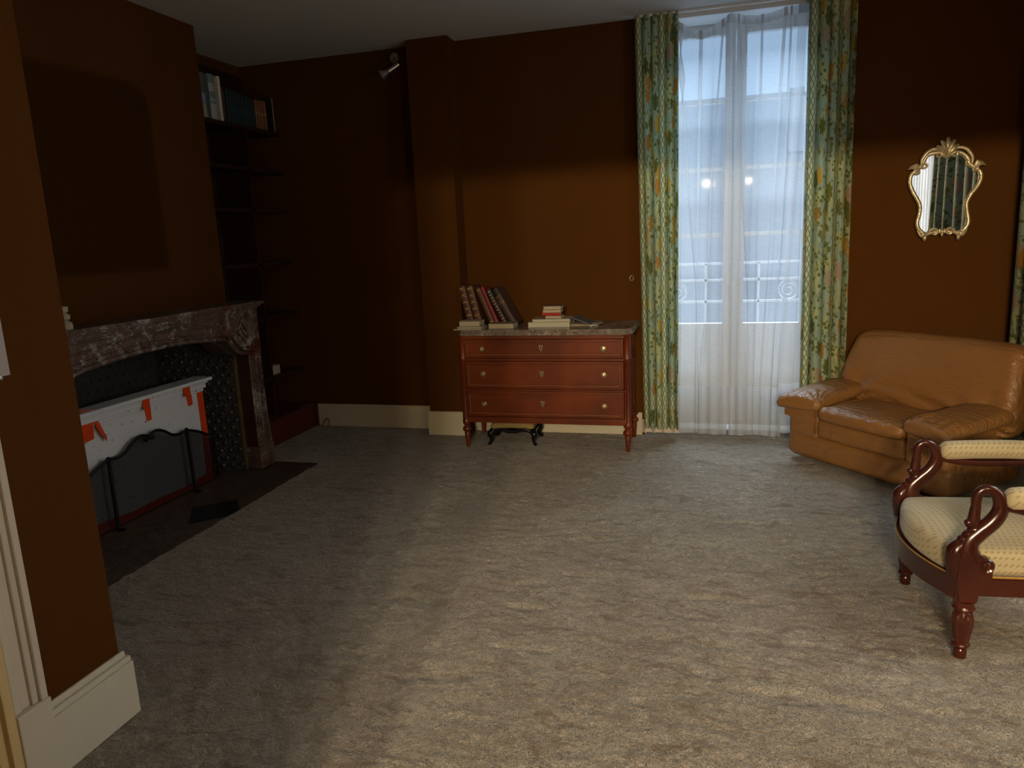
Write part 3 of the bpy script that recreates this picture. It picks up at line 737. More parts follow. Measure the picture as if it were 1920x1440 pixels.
# ---- books
BOOKM = {}
def bmat(c, rough=.6):
    k = tuple(round(x, 3) for x in c)
    if k not in BOOKM: BOOKM[k] = simple('book_cover_%d' % len(BOOKM), c, rough, 0, 30, .12)
    return BOOKM[k]
def book(label, t, h, d, cover, loc, rot=(0, 0, 0), page='page', group=None, bands=None, cap=None, tooling=0, patch=None):
    """local: spine at y=0 facing -Y, thickness on X (0..t), height Z, depth +Y"""
    root = thing('book', label, 'book', loc, group=group, rot=rot)
    c = min(.0022, t * .18); b = bmesh.new(); n = 6; out = []; inn = []
    bulge = min(.006, t * .25)
    for k in range(n + 1):
        a = k / n; out.append((t * a, -bulge * math.sin(PI * a))); inn.append((c + (t - 2 * c) * a, c - bulge * math.sin(PI * a)))
    prism(b, [(0, d)] + out + [(t, d), (t - c, d)] + inn[::-1] + [(c, d)], 'Z', 0, h)
    obj('cover', b, bmat(cover), root)
    e = min(.003, h * .02)
    obj('pages', B(c, t - c, c, d - .003, e, h - e), page, root, False)
    if bands:
        b = bmesh.new()
        for z in bands: tube(b, [(p[0], p[1] - .0006, h * z) for p in out], .0014, 6)
        obj('spine_bands', b, 'gold', root)
    if tooling:
        b = bmesh.new(); rnd = random.Random(int(t * 9999))
        for k in range(tooling):
            z = h * (.10 + .84 * k / max(1, tooling - 1)); w = t * .30
            bx(b, t / 2 - w * rnd.uniform(.5, 1), t / 2 + w * rnd.uniform(.5, 1), -bulge - .0012, -bulge + .001, z - h * .018, z + h * .018, .0004)
        obj('spine_lettering', b, 'gold', root, False)
    if patch:
        for (z0, z1, pc) in patch:
            b = bmesh.new(); prism(b, out + [(p[0], p[1] + .001) for p in inn[::-1]] if False else [(p[0], p[1] - .0007) for p in out] + [(p[0], p[1]) for p in out[::-1]], 'Z', h * z0, h * z1)
            obj('spine_label', b, bmat(pc), root)
    return root
# alcove shelf: spines face +X  -> rotate local -Y to +X : rz = +90deg ; local X -> +Y
SH = 2.385
def shelf_book(label, y, t, h, cover, lean=0, d=.2, **k):
    book(label, t, h, d, cover, (-3.385, y, SH + (.001 if not lean else .004)), (0, 0, PI/2) if not lean else (lean, 0, PI/2), group='books on the top alcove shelf', **k)
shelf_book('tall grey-blue book, leftmost on the alcove shelf', 4.545, .040, .295, (.09, .10, .09), patch=[(.35, .55, (.20, .30, .45)), (.02, .33, (.30, .30, .26))])
shelf_book('tall thick pale teal and white book on the alcove shelf', 4.625, .066, .300, (.16, .24, .25), patch=[(.0, .35, (.40, .42, .38)), (.62, .80, (.42, .42, .42)), (.40, .47, (.30, .35, .42))])
shelf_book('tall slim white-spined book on the alcove shelf', 4.728, .030, .300, (.62, .60, .54))
shelf_book('dark brown book between the white spine and the green set', 4.764, .036, .235, (.04, .02, .015))
yy = 4.812
GN = ['first', 'second', 'third', 'fourth', 'fifth', 'sixth', 'seventh', 'eighth', 'ninth']
for i in range(9):
    shelf_book('dark green cloth book, %s of the green set counted from the brown book' % GN[i], yy, .035, .232 - .003 * i, (.008, .026 - .002 * (i % 3), .027), patch=[(.30, .50, (.010, .034, .05))]); yy += .0372
yy = 5.150
for i, w in enumerate(('nearest the green set', 'second from the green set', 'third from the green set', 'nearest the corner')):
    shelf_book('tan orange book on the alcove shelf, %s' % w, yy, .032, .212 + .003 * (i > 1), (.22, .085, .035), patch=[(.50, .60, (.30, .19, .07))]); yy += .0385
shelf_book('thin book with pale spine standing alone at the right end of the alcove shelf', 5.385, .010, .26, (.02, .015, .012), patch=[(0, .995, (.42, .34, .30))])
o = obj('paper_box', B(-3.50, -3.40, 5.0, 5.14, .506, .575, bev=.002), 'grey_white', None, False); tag(o, 'small cream cardboard box on a low alcove shelf beside the fireplace', 'box')
bm = bmesh.new(); tube(bm, smooth_path([(-3.30, 5.20, .207), (-3.262, 5.33, .203), (-3.256, 5.375, .17), (-3.250, 5.385, .085), (-3.245, 5.383, .004), (-3.215, 5.386, .006), (-3.175, 5.388, .062), (-3.150, 5.388, .062), (-3.143, 5.386, .004)]), .0032, 6)
o = obj('cable', bm, 'cable'); tag(o, 'thin loose cable dropping from the dark red plinth onto the baseboard', 'cable')

# ================================================================ SPOTLIGHT
sp = thing('wall_spotlight', 'small steel spotlight high on the wall left of the pier', 'spotlight', (0, 0, 0))
b = bmesh.new(); lathe(b, [(.001, 0), (.034, .0), (.036, .006), (.034, .022), (.001, .024)], seg=24, axis='Y'); b.transform(Matrix.Translation((-2.33, 5.396, 2.835))); obj('mount', b, 'chrome', sp)
b = bmesh.new(); tube(b, [(-2.33, 5.40, 2.835), (-2.325, 5.35, 2.80), (-2.30, 5.325, 2.775)], .007); obj('arm', b, 'chrome', sp)
A_ = Vector((-2.262, 5.315, 2.765)); Bq = Vector((-2.375, 5.265, 2.690)); ax = (Bq - A_).normalized()
b = bmesh.new(); tube(b, [A_, A_ + ax * .09], .017, 20); obj('body', b, 'chrome', sp)
b = bmesh.new(); tube(b, [A_ + ax * .088, A_ + ax * .10, A_ + ax * .108, A_ + ax * .15, A_ + ax * .155], [.012, .020, .022, .043, .041], 24); obj('head', b, 'chrome', sp)

# ================================================================ CHEST OF DRAWERS
cd = thing('chest_of_drawers', 'mahogany three-drawer chest with grey marble top and brass knobs', 'chest of drawers', (-1.180, 4.93, 0))
CW = .610; CDp = .44   # half width, depth
b = bmesh.new(); bx(b, -CW + .025, CW - .025, .030, CDp, .19, .825); bx(b, -CW + .02, CW - .02, .0, .02, .795, .825, .003); bx(b, -CW + .02, CW - .02, -.004, .02, .642, .658, .003)
bx(b, -CW + .02, CW - .02, 0, .02, .19, .232, .003); bx(b, -CW + .02, CW - .02, 0, .02, .427, .438, .002)
for s in (-1, 1):   # side panels with raised frame
    x = s * (CW - .025)
    for (ya, yb_, za, zb) in ((.06, .42, .65, .80), (.06, .42, .23, .62)):
        bx(b, *sorted((x, x + s * .006)), ya, ya + .02, za, zb); bx(b, *sorted((x, x + s * .006)), yb_ - .02, yb_, za, zb); bx(b, *sorted((x, x + s * .006)), ya, yb_, za, za + .02); bx(b, *sorted((x, x + s * .006)), ya, yb_, zb - .02, zb)
obj('carcass', b, 'mahogany', cd, False)
# marble top with canted front corners
def top_poly(e): return [(-CW - .015 - e, CDp + .02), (-CW - .015 - e, .03), (-CW + .03 - e, -.022 - e), (CW - .03 + e, -.022 - e), (CW + .015 + e, .03), (CW + .015 + e, CDp + .02)]
b = bmesh.new(); prism(b, top_poly(.004), 'Z', .825, .845, .004); prism(b, top_poly(0), 'Z', .845, .864, .004); obj('marble_top', b, 'marble_top', cd, False)
for s in (-1, 1):
    x = s * (CW - .012)
    b = bmesh.new(); lathe(b, [(.030, .652), (.033, .656), (.031, .665), (.029, .672), (.029, .812), (.033, .818), (.033, .826)], (x - s * .012, .024, 0), 24)
    lathe(b, [(.031, .190), (.029, .20), (.028, .21), (.028, .63), (.031, .64), (.033, .652)], (x - s * .012, .024, 0), 48, flute=.16, fl_rng=(.21, .63), fn=12)
    obj('corner_column', b, 'mahogany_v', cd)
    for (yy_, zz) in ((.024, 0), (CDp - .03, 0)):
        b = bmesh.new(); lathe(b, [(.011, 0), (.014, .004), (.0145, .02), (.0215, .105), (.019, .112), (.030, .122), (.034, .134), (.030, .147), (.020, .156), (.020, .168), (.029, .176), (.030, .192)], (x - s * .012, yy_, 0), 24)
        obj('leg', b, 'mahogany_v', cd)
ESC = {0: .735, 1: .5515, 2: .3375}
for i, (z0, z1, k) in enumerate(((.665, .792, .729), (.446, .638, .548), (.240, .425, .328))):
    b = bmesh.new(); bx(b, -CW + .045, CW - .045, -.003, .024, z0, z1, .003)
    # inner panel, set in a moulded frame
    fx = CW - .062; zz0, zz1 = z0 + .014, z1 - .014
    for (a0, a1, c0, c1) in ((-fx, fx, zz0, zz0 + .006), (-fx, fx, zz1 - .006, zz1), (-fx, -fx + .006, zz0, zz1), (fx - .006, fx, zz0, zz1)): bx(b, a0, a1, -.0125, -.002, c0, c1, .002)
    bx(b, -fx + .018, fx - .018, -.005, 0, zz0 + .014, zz1 - .014, .0015)
    dr = obj('drawer', b, 'mahogany', cd, False)
    b = bmesh.new()
    for (a0, a1, c0, c1) in ((-fx + .006, fx - .006, zz0 + .006, zz0 + .009), (-fx + .006, -fx + .009, zz0, zz1), (fx - .009, fx - .006, zz0, zz1)): bx(b, a0, a1, -.0090, -.002, c0, c1)
    obj('bead', b, 'bead', dr, False)
    for x in (-.437, .430):
        b = bmesh.new(); lathe(b, [(.0195, 0), (.0205, -.002), (.0185, -.004), (.015, -.004), (.0145, -.007), (.006, -.008), (.006, -.014), (.011, -.017), (.0125, -.021), (.010, -.026), (.001, -.028)], (0, 0, 0), 24, 'Y')
        obj('knob', b, 'brass', dr, loc=(x, -.004, k))
    e = ESC[i]; b = bmesh.new(); prism(b, [(-.013, .022), (-.006, .019), (0, .021), (.006, .019), (.013, .022), (.014, .010), (.008, -.012), (0, -.024), (-.008, -.012), (-.014, .010)], 'Y', -.008, -.004)
    es = obj('escutcheon', b, 'brass', dr, False, loc=(-.004, 0, e))
    b = bmesh.new(); tube(b, [(0, -.0085, .006), (0, -.0079, .006)], .0038, 10); bx(b, -.0016, .0016, -.0085, -.0079, -.010, .006); o = obj('keyhole', b, 'ebony', dr, False, loc=(-.004, 0, e))

# books on the chest: six leaning ones (spines to the room, leaning left)
TZ = .8645
def lean_book(label, xb, xt, t, h, cover, y=5.13, **k):
    dx = xt - xb; a = math.asin(max(-.9, min(.9, dx / h)))
    book(label, t, h, .17, cover, (xb, y, TZ + .001), (0, a, 0), group='old books leaning on the chest', **k)
lean_book('tall brown leather book with gilt spine, leftmost of the leaning row', -1.773, -1.838, .050, .297, (.085, .030, .012), bands=(.12, .26, .42, .58, .73, .9), tooling=6)
lean_book('tall brown leather book with gilt spine, second of the leaning row', -1.712, -1.778, .050, .297, (.095, .034, .013), bands=(.12, .26, .42, .58, .73, .9), tooling=6)
lean_book('plain brown book standing against the red book', -1.60, -1.706, .034, .292, (.10, .042, .016), tooling=2)
lean_book('slim dark red book in the leaning row', -1.56, -1.672, .028, .300, (.20, .012, .012), tooling=1)
lean_book('black book with ornate white-gold lettered spine', -1.500, -1.628, .036, .285, (.018, .014, .012), tooling=11)
lean_book('brown book with black top band, rightmost of the leaning row', -1.445, -1.585, .046, .292, (.060, .028, .016), bands=(.60, .63, .66, .80), patch=[(.82, .995, (.008, .008, .009))])
# flat books: thickness up. rotate about Y so local X(thickness)->Z ; spine (-Y) can face away or sideways
def flat_book(label, cx, cy, z, t, w, d, cover, rz=0, page='page', spine_out=False, group='books lying on the chest', **k):
    """w = length along x, d = depth (y). fore-edge to the camera unless spine_out"""
    m = Matrix.Translation((cx, cy, z)) @ Matrix.Rotation(rz, 4, 'Z')
    if not spine_out: m = m @ Matrix.Rotation(PI, 4, 'Z')
    # local z(height)->x, x(thickness)->z , y stays
    m = m @ Matrix(((0, 0, 1, -w / 2), (0, 1, 0, -d / 2), (1, 0, 0, 0), (0, 0, 0, 1))) @ Matrix.Identity(4)
    fl = Matrix(((0, 0, -1, w / 2), (0, 1, 0, -d / 2), (1, 0, 0, 0), (0, 0, 0, 1)))
    m = Matrix.Translation((cx, cy, z)) @ Matrix.Rotation(rz + (0 if spine_out else PI), 4, 'Z') @ fl
    r = book(label, t, w, d, cover, (0, 0, 0), page=page, group=group, **k); r.matrix_world = m; return r
flat_book('thin pale booklet at the bottom of the left pile on the chest', -1.712, 4.99, TZ, .007, .215, .14, (.40, .37, .28), 0)
flat_book('pale green paperback in the middle of the left pile', -1.705, 5.005, TZ + .0075, .012, .185, .13, (.36, .33, .22), .03)
flat_book('cream paperback with a drawing on its cover, top of the left pile', -1.715, 5.03, TZ + .020, .036, .155, .12, (.42, .38, .28), .05)
flat_book('grey-brown thick book lying in front of the leaning row', -1.483, 5.045, TZ, .036, .185, .13, (.20, .17, .12), .02)
flat_book('large thick cream-paged book at the base of the central pile', -1.150, 5.13, TZ, .036, .30, .19, (.40, .37, .27), .03, 'page_w')
flat_book('large thin white book under the small books of the central pile', -1.135, 5.13, TZ + .037, .020, .27, .18, (.36, .33, .23), .05, 'page_w')
flat_book('small cream book, lowest of the four small stacked books', -1.118, 5.105, TZ + .058, .019, .115, .085, (.36, .27, .16), -.02)
flat_book('small red book in the little stack', -1.135, 5.105, TZ + .0775, .021, .125, .085, (.38, .018, .012), .0, spine_out=True)
flat_book('small tan book above the red one', -1.130, 5.105, TZ + .099, .021, .130, .085, (.38, .26, .14), .03)
flat_book('small brown-covered book on top of the little stack', -1.125, 5.105, TZ + .1205, .026, .128, .09, (.10, .06, .045), .01)
o = flat_book('thin tan booklet lying flat right of the central pile', -.915, 5.17, TZ, .010, .215, .15, (.27, .20, .12), -.03)
b = bmesh.new(); bx(b, -.10, .11, -.07, .07, 0, .004); o = obj('paper_folder', b, bmat((.20, .17, .13)), None, False, loc=(-.895, 5.20, TZ + .0105), rot=(0, 0, .05)); tag(o, 'dark brown folder lying on the tan booklet', 'folder')
b = bmesh.new(); rbox(b, (0, 0, .007), (.036, .022, .012), .005, 4, lambda p, q: p + Vector((0, 0, .004 * math.sin(q.x * 9)))); o = obj('crumpled_paper', b, 'page_w', loc=(-.845, 5.055, TZ)); tag(o, 'tiny white crumpled paper by the tan booklet', 'paper')
b = bmesh.new(); bx(b, -.055, .075, -.08, .085, 0, .010, .001); o = obj('magazine', b, bmat((.07, .075, .085)), None, False, loc=(-.930, 5.15, TZ + .034), rot=(0, .36, -.05)); tag(o, 'dark magazine leaning against the right side of the central pile', 'magazine')

# ================================================================ FOOTSTOOL
fs = thing('footstool', 'low footstool with mustard cushion and black legs under the chest', 'footstool', (-1.455, 5.15, 0), .05)
b = bmesh.new(); rbox(b, (0, 0, .132), (.33, .24, .050), .024, 10, lambda p, q: p + Vector((0, 0, .012 * (1 - (2 * q.x) ** 2)))); obj('cushion', b, 'stoolfab', fs)
b = bmesh.new(); rbox(b, (0, 0, .102), (.335, .245, .030), .012, 8, lambda p, q: p + Vector((0, 0, -.010 * math.cos(4 * PI * q.x)))); obj('seat_frame', b, 'ebony', fs)
for sx in (-1, 1):
    for sy in (-1, 1):
        b = bmesh.new(); pts = smooth_path([(sx * .145, sy * .10, .105), (sx * .165, sy * .12, .078), (sx * .158, sy * .115, .045), (sx * .165, sy * .12, .012), (sx * .178, sy * .13, .008)], 4)
        tube(b, pts, lin([.024, .024, .015, .011, .013], len(pts)), 10); obj('leg', b, 'ebony', fs)

# ================================================================ MIRROR
mr = thing('wall_mirror', 'small waisted mirror in a carved gilt rococo frame', 'mirror', (1.37, 5.385, 1.66), 0)
MYAW = 0; mr.rotation_euler = (0, 0, MYAW)
LP = [(0.0, 0.214), (-0.033, 0.236), (-0.074, 0.238), (-0.111, 0.225), (-0.13, 0.192), (-0.146, 0.161), (-0.174, 0.135), (-0.197, 0.108), (-0.201, 0.063), (-0.182, 0.01), (-0.155, -0.037), (-0.135, -0.083), (-0.136, -0.135), (-0.145, -0.186), (-0.135, -0.226), (-0.1, -0.259), (-0.062, -0.256), (-0.003, -0.246)]
RP = [(0.057, -0.253), (0.104, -0.256), (0.137, -0.226), (0.147, -0.188), (0.136, -0.129), (0.130, -0.078), (0.149, -0.028), (0.180, 0.018), (0.198, 0.063), (0.193, 0.108), (0.160, 0.136), (0.128, 0.162), (0.12, 0.192), (0.089, 0.225), (0.054, 0.236), (0.026, 0.228)]
cont = smooth_path([(x, 0, z) for x, z in LP + RP], 4, True)
b = bmesh.new(); prism(b, [(p.x * .985, p.z * .985) for p in cont], 'Y', -.006, .0); obj('mirror_glass', b, 'mirror', mr, False)
b = bmesh.new(); prism(b, [(p.x, p.z) for p in cont], 'Y', .002, .024); obj('back_board', b, 'dark_wood', mr, False)
b = bmesh.new(); tube(b, [p + Vector((0, -.010, 0)) for p in cont], .0125, 10, True, ref=(0, 1, 0), flat=1.0)
def spiral(b, c, r0, turns, a0, dirn, r=.007, y=-.014, n=26):
    pts = []; rs = []
    for k in range(n):
        t = k / (n - 1); rad = r0 * (1 - t * .85); a = a0 + dirn * turns * 2 * PI * t
        pts.append((c[0] + rad * math.cos(a), y - .006 * t, c[1] + rad * math.sin(a))); rs.append(r * (1 - .35 * t))
    tube(b, pts, rs, 8)
for s in (-1, 1):
    # upper C-scrolls, shoulder volutes and leaves, foot scrolls
    tube(b, smooth_path([(s * .020, -.016, .240), (s * .06, -.020, .262), (s * .105, -.02, .250), (s * .140, -.02, .205), (s * .142, -.018, .165)], 6), lin([.006, .011, .013, .011, .006], 25), 10)
    spiral(b, (s * .048, .228), .024, 1.1, PI / 2 if s > 0 else PI / 2, s, .007)
    spiral(b, (s * .122, .168), .022, 1.1, 0 if s > 0 else PI, -s, .007)
    spiral(b, (s * .160, .128), .022, 1.0, PI / 2, -s * 1, .008)
    for k, (dx, dz) in enumerate(((.062, .02), (.052, .035), (.03, .042))):
        tube(b, smooth_path([(s * .155, -.018, .135), (s * (.155 + dx * .5), -.026, .135 + dz * .9), (s * (.158 + dx), -.018, .132 + dz * .75)], 5), lin([.010, .009, .002], 11), 8)
    spiral(b, (s * .045, -.252), .028, 1.2, 0 if s > 0 else PI, s, .009)
    tube(b, smooth_path([(s * .075, -.016, -.262), (s * .115, -.02, -.272), (s * .140, -.016, -.235)], 5), lin([.008, .012, .008], 11), 8)
    lathe(b, [(.004, 0), (.012, -.006), (.013, -.022), (.007, -.036), (.001, -.040)], (s * .096, -.012, -.268), 12)
    sphere(b, (s * .108, -.018, -.262), .014, (1.4, .8, .8), 10)
for k in range(5):    # shell crest
    a = (k - 2) * .36; L_ = (.090, .104, .114, .104, .090)[k]
    pts = [(math.sin(a) * L_ * t_ * (.55 + .45 * t_), -.014 - .012 * math.sin(PI * t_), .212 + math.cos(a) * L_ * t_) for t_ in [q / 8 for q in range(9)]]
    tube(b, pts, lin([.006, .010, .014, .016, .009], 9), 8)
for k in range(3): sphere(b, ((k - 1) * .014, -.020, -.238 - (.028 if k == 1 else .008)), .011, (.8, .8, 1.6), 10)
obj('carved_frame', b, 'gilt', mr)

# ================================================================ LEATHER ARMCHAIR
lc = thing('leather_armchair', 'large caramel leather armchair angled in the corner under the mirror', 'armchair', (.446, 4.963, 0), math.atan2(-.751, .66))
def wr(amp, fx, fy, ph=0):
    return lambda p, q: p
b = bmesh.new(); rbox(b, (.535, .335, .108), (1.10, .66, .168), .045, 16, lambda p, q: p + Vector((.0, 0, 0))); obj('base', b, 'leather', lc)
for x in (.10, .97):
    for y in (.17, .56): obj('foot', B(x - .03, x + .03, y - .03, y + .03, 0, .03), 'ebony', lc, False)
def arm(s):
    """s=0 left, s=1 right"""
    cx = .105 if s == 0 else .955; m = 1 if s == 0 else -1
    b = bmesh.new(); rbox(b, (cx, .25, .265), (.235, .48, .215), .03, 12); obj('arm_body', b, 'leather', lc)
    b = bmesh.new()  # front facing, stepped panel
    prism(b, [(cx - m * .135, .365), (cx - m * .135, .285), (cx - m * .02, .275), (cx - m * .008, .255), (cx - m * .002, .19), (cx + m * .108, .20), (cx + m * .108, .365)][:: (1 if m > 0 else -1)], 'Y', -.010, .03, .006)
    obj('arm_front', b, 'leather', lc)
    def f(p, q):
        # slopes up to the back, sags on the front outside corner
        z = p.z + .045 * (q.y + .5) + .022 * math.cos(PI * q.x) * (1 if q.z > 0 else 0) - .03 * max(0, -q.y - .25) * (1 + m * -2 * q.x)
        x = p.x + (-m * .035 * (q.y + .5))
        y = p.y - .03 * (-m * q.x * 2) * (1 if q.y < 0 else 0) * abs(q.y) * 2
        g = 0
        if q.z > 0:
            ang = math.atan2(q.y + .5, (.5 - m * q.x) + .001); rr = math.hypot(q.y + .5, .5 - m * q.x)
            g = .0075 * math.sin(ang * 22) * math.exp(-((rr - .28) / .22) ** 2) + .004 * math.sin(q.x * 34 + 8 * q.y) * math.exp(-((q.y + .38) / .12) ** 2)
        return Vector((x, y, z + g))
    b = bmesh.new(); rbox(b, (cx - m * .008, .205, .383), (.300, .500, .072), .034, 34, f); obj('arm_cushion', b, 'leather', lc)
arm(0); arm(1)
def fseat(p, q):
    g = .018 * math.cos(PI * q.x) * math.cos(PI * q.y * .9) * (q.z > 0)
    g += (.0055 * math.sin(q.x * 46 + 5 * math.sin(q.y * 9)) * math.exp(-((q.y + .42) / .10) ** 2)) * (q.z > 0)
    return Vector((p.x, p.y - .02 * math.cos(PI * q.x) * (q.y < 0), p.z + g))
b = bmesh.new(); rbox(b, (.528, .25, .338), (.590, .54, .085), .04, 30, fseat); obj('seat_cushion', b, 'leather', lc)
b = bmesh.new(); rbox(b, (.528, .26, .245), (.600, .525, .125), .03, 14, lambda p, q: Vector((p.x, p.y - .012 * math.cos(PI * q.x) * (q.y < 0), p.z))); obj('seat_apron', b, 'leather', lc)
def fback(p, q):
    t = q.z + .5
    y = p.y + (.15 if q.y < 0 else .15 - .10 * q.y) * t + .03 * math.sin(PI * t) * (-1 if q.y < 0 else 0)        # leans back, full front
    x = p.x * (1.06 - .10 * t ** 1.5)
    z = p.z - .020 * (abs(2 * q.x) ** 4) * (1 if t > .6 else 0) * (t - .6) / .4
    if q.y < 0:
        for sgn in (-1, 1):
            dx = q.x - sgn * .36; dz = t - .14; rr = math.hypot(dx * 1.6, dz); ang = math.atan2(dz, dx)
            y += .013 * math.sin(ang * 9 + 1) * math.exp(-((rr - .20) / .13) ** 2)
        y += .010 * math.sin(t * 26 + 3 * math.sin(q.x * 7)) * math.exp(-((t - .22) / .15) ** 2)
    return Vector((x, y, z))
b = bmesh.new(); rbox(b, (.565, .485, .555), (1.10, .16, .50), .058, 34, fback); obj('backrest', b, 'leather', lc)

# ================================================================ SWAN-NECK ARMCHAIR
sa = thing('swan_armchair', 'mahogany armchair with carved swan-neck arms and gold spotted upholstery', 'armchair', (.762, 2.917, 0), math.radians(5.5))
HY = .285; DP = .56
def front_x(y): return -.075 * (1 - (y / HY) ** 2) - .005
# rails
fr = [(front_x(y), y) for y in [HY * k / 12 for k in range(-12, 13)]]
b = bmesh.new(); prism(b, fr + [(x + .028, y) for x, y in fr[::-1]], 'Z', .222, .300, .004); obj('front_rail', b, 'chair_wood', sa)
for s in (-1, 1):
    b = bmesh.new(); bx(b, .03, DP, *sorted((s * HY, s * (HY - .028))), .232, .296, .004); obj('side_rail', b, 'chair_wood', sa, False)
obj('back_rail', B(DP - .03, DP, -HY, HY, .23, .296, bev=.004), 'chair_wood', sa, False)
# seat: crowned pad following the bow front
def fst(p, q):
    x = p.x + (.0 if q.x > 0 else -.072 * (1 - (2 * q.y) ** 2) * min(1, (-2 * q.x)) ** .7)
    z = p.z + (.034 * math.cos(PI * q.y) * math.cos(PI * q.x * .8) if q.z > 0 else 0)
    return Vector((x, p.y, z))
b = bmesh.new(); rbox(b, (.280, 0, .342), (.552, .548, .098), .030, 26, fst); obj('seat', b, 'chairfab', sa)
b = bmesh.new()
for s in (-1, 1): tube(b, [(.10, s * (HY - .004), .302), (.55, s * (HY - .004), .302)], .0045, 6); tube(b, [(.098, s * (HY - .004), .302), (.098, s * (HY - .006), .372)], .0035, 6)
tube(b, [(x + .0, y, .304) for x, y in fr[1:-1]], .003, 6); obj('trim_cord', b, 'gimp', sa)
LEGP = [(.018, 0), (.0205, .003), (.021, .030), (.0185, .036), (.0265, .046), (.029, .052), (.0245, .060), (.0275, .085), (.035, .125), (.036, .150), (.030, .168), (.024, .176), (.034, .182), (.037, .190), (.033, .198), (.034, .215)]
for s in (-1, 1):
    b = bmesh.new(); pr = []
    for (r0, z0), (r1, z1) in zip(LEGP, LEGP[1:]):
        for k in range(3): t_ = k / 3; pr.append((r0 + (r1 - r0) * t_, z0 + (z1 - z0) * t_))
    pr.append(LEGP[-1])
    lathe(b, pr, (.032, s * (HY - .008), 0), 48, flute=.13, fl_rng=(.058, .168), fn=10); obj('front_leg', b, 'chair_wood', sa)
    b = bmesh.new(); tube(b, smooth_path([(DP - .02, s * (HY - .02), .26), (DP, s * (HY - .02), .12), (DP + .05, s * (HY - .02), .0)], 5), lin([.024, .02, .015], 11), 8); obj('rear_leg', b, 'chair_wood', sa)
    # corner block with rosette and swan
    ys = s * (HY - .008)
    b = bmesh.new()
    prism(b, [(-.003, .215), (-.006, .30), (-.010, .37), (-.004, .402), (.03, .40), (.07, .385), (.098, .365), (.104, .34), (.104, .300), (.070, .294), (.064, .275), (.062, .215)], 'Y', ys - .030, ys + .030, .007)
    lathe(b, [(.001, -.033), (.010, -.036), (.014, -.033), (.016, -.031), (.022, -.034), (.026, -.030), (.026, .03), (.022, .034), (.016, .031), (.014, .033), (.010, .036), (.001, .033)], (.080, ys, .352), 20, 'Y')
    obj('corner_block', b, 'chair_wood', sa)
    b = bmesh.new()
    nk = smooth_path([(.040, ys, .36), (.028, ys, .395), (.034, ys, .430), (.062, ys, .462), (.098, ys, .498), (.118, ys, .535), (.116, ys, .575), (.096, ys, .604), (.070, ys, .612), (.050, ys, .598), (.044, ys, .570), (.046, ys, .540)], 6)
    tube(b, nk, lin([.040, .038, .033, .030, .028, .026, .023, .019, .017, .016, .016, .015], len(nk)), 16, ref=(0, 1, 0), flat=.85)
    # head curling down to the breast, beak bulb
    hd = smooth_path([(.045, ys, .555), (.042, ys, .525), (.040, ys, .502), (.030, ys, .488), (.018, ys, .487)], 5)
    tube(b, hd, lin([.016, .018, .020, .014, .006], len(hd)), 14, ref=(0, 1, 0), flat=.8)
    sphere(b, (.026, ys, .494), .014, (1, .9, 1), 12)
    # link to breast, breast feathers
    tube(b, smooth_path([(.044, ys, .505), (.050, ys, .485), (.054, ys, .462)], 4), lin([.013, .012, .016], 9), 12)
    for k in range(4):
        t_ = k / 3; tube(b, smooth_path([(.062 - .05 * t_, ys, .468 - .055 * t_), (.040 - .045 * t_, ys, .470 - .052 * t_), (.022 - .035 * t_, ys, .452 - .045 * t_)], 4), lin([.020, .016, .006], 9), 12, ref=(0, 1, 0), flat=1.1)
    tube(b, smooth_path([(.010, ys, .42), (-.006, ys, .395), (-.008, ys, .36), (.0, ys, .30)], 4), lin([.022, .030, .030, .026], 13), 14, ref=(0, 1, 0), flat=1.0)
    obj('swan_neck', b, 'chair_wood', sa)
    b = bmesh.new()
    ar = smooth_path([(.105, ys, .553), (.15, ys, .548), (.22, ys, .535), (.36, ys, .532), (DP + .02, ys, .545)], 5)
    tube(b, ar, lin([.017, .015, .015, .016, .018], len(ar)), 12, ref=(0, 1, 0), flat=1.2); obj('arm_rail', b, 'chair_wood', sa)
    b = bmesh.new(); rbox(b, (.335, ys, .580), (.415, .072, .072), .032, 14, lambda p, q: Vector((p.x, p.y, p.z + .008 * math.cos(PI * q.x)))); obj('arm_pad', b, 'chairfab', sa)
b = bmesh.new(); rbox(b, (0, 0, 0), (.07, .48, .50), .03, 12); b.transform(Matrix.Translation((DP + .075, 0, .66)) @ Matrix.Rotation(.20, 4, 'Y')); obj('back_pad', b, 'chairfab', sa)
b = bmesh.new()
for s in (-1, 1): tube(b, [(DP - .01, s * (HY - .02), .26), (DP + .03, s * (HY - .02), .50), (DP + .15, s * (HY - .02), .96)], .02, 8)
tube(b, smooth_path([(DP + .15, -HY + .02, .95), (DP + .165, 0, .99), (DP + .15, HY - .02, .95)], 5), .024, 8); obj('back_frame', b, 'chair_wood', sa)

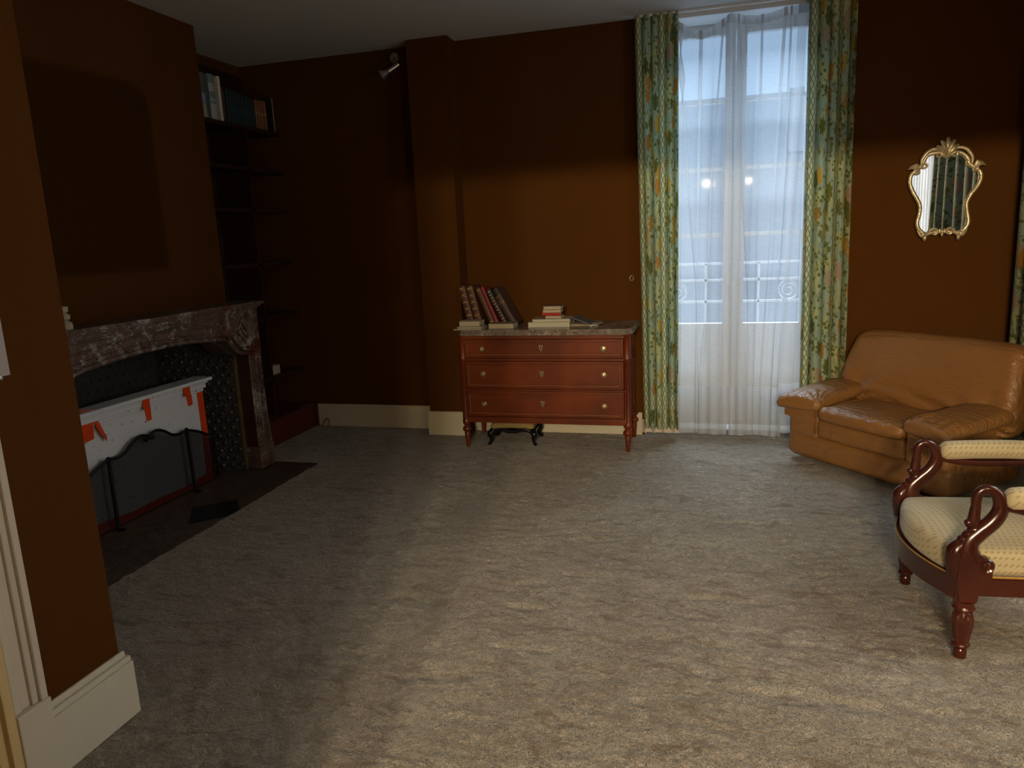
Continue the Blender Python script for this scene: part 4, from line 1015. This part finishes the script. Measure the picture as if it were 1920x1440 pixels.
# ================================================================ PLATE ON THE NEAR LEFT WALL
pl = thing('picture_panel', 'glossy grey-blue framed panel on the wall at the left edge', 'picture', (XN, 1.47, 1.40))
obj('glass_sheet', B(.004, .010, -.18, .075, -.21, .30), 'plate', pl, False)
obj('mount_board', B(.0005, .004, -.19, .078, -.247, .31), M['wall'], pl, False)
b = bmesh.new(); sphere(b, (.012, .045, -.213), .005, (.6, 1, 1.6), 8); obj('clip', b, 'chrome', pl)

# unseen lamp added right of the doorway to warm the near left wall
fill_root = thing('added_fill_lamp', 'added fill lamp on a brass wall bracket behind the photographer', 'fill light', (1.62, .30, 1.45))
b = bmesh.new(); bx(b, -.03, .03, 0, .012, -.07, .05, .003); tube(b, [(0, .01, -.03), (0, .08, -.05), (0, .11, 0)], .006); obj('bracket', b, 'brass', fill_root)
d = bpy.data.lights.new('added_fill_light', 'POINT'); d.energy = 32; d.color = (1, .74, .44); d.shadow_soft_size = .06
o = bpy.data.objects.new('added_fill_light', d); COL.objects.link(o); o.parent = fill_root; o.location = (0, .12, .06)
# ================================================================ CHANDELIER in the rear room (lights the floor through the doorway)
ch = thing('chandelier', 'small brass chandelier hanging in the room behind', 'chandelier', (.10, -3.6, 0))
b = bmesh.new(); tube(b, [(0, 0, CZ), (0, 0, 2.30)], .008); lathe(b, [(.002, 2.18), (.03, 2.2), (.035, 2.24), (.012, 2.27), (.012, 2.32)], seg=16); obj('stem', b, 'brass', ch)
t = NT('bulb_glow'); em = t.new('ShaderNodeEmission'); em.inputs[0].default_value = (1, .62, .28, 1); em.inputs[1].default_value = 14; t.link(em.outputs[0], t.out.inputs[0]); M['bulb'] = t.m
for k in range(5):
    a = 2 * PI * k / 5 + .2; x, y = .42 * math.cos(a), .42 * math.sin(a)
    b = bmesh.new(); tube(b, smooth_path([(0, 0, 2.23), (x * .5, y * .5, 2.17), (x, y, 2.21)], 5), .006); lathe(b, [(.008, 2.20), (.022, 2.215), (.012, 2.225), (.011, 2.25)], (x, y, 0), 12); obj('arm', b, 'brass', ch)
    b = bmesh.new(); sphere(b, (x, y, 2.275), .022, (1, 1, 1.4), 10); obj('bulb', b, 'bulb', ch)
    d = bpy.data.lights.new('chandelier_light', 'POINT'); d.energy = LAMP; d.color = (1, .82, .56); d.shadow_soft_size = .07
    o = bpy.data.objects.new('chandelier_light', d); COL.objects.link(o); o.parent = ch; o.location = (x, y, 2.33)
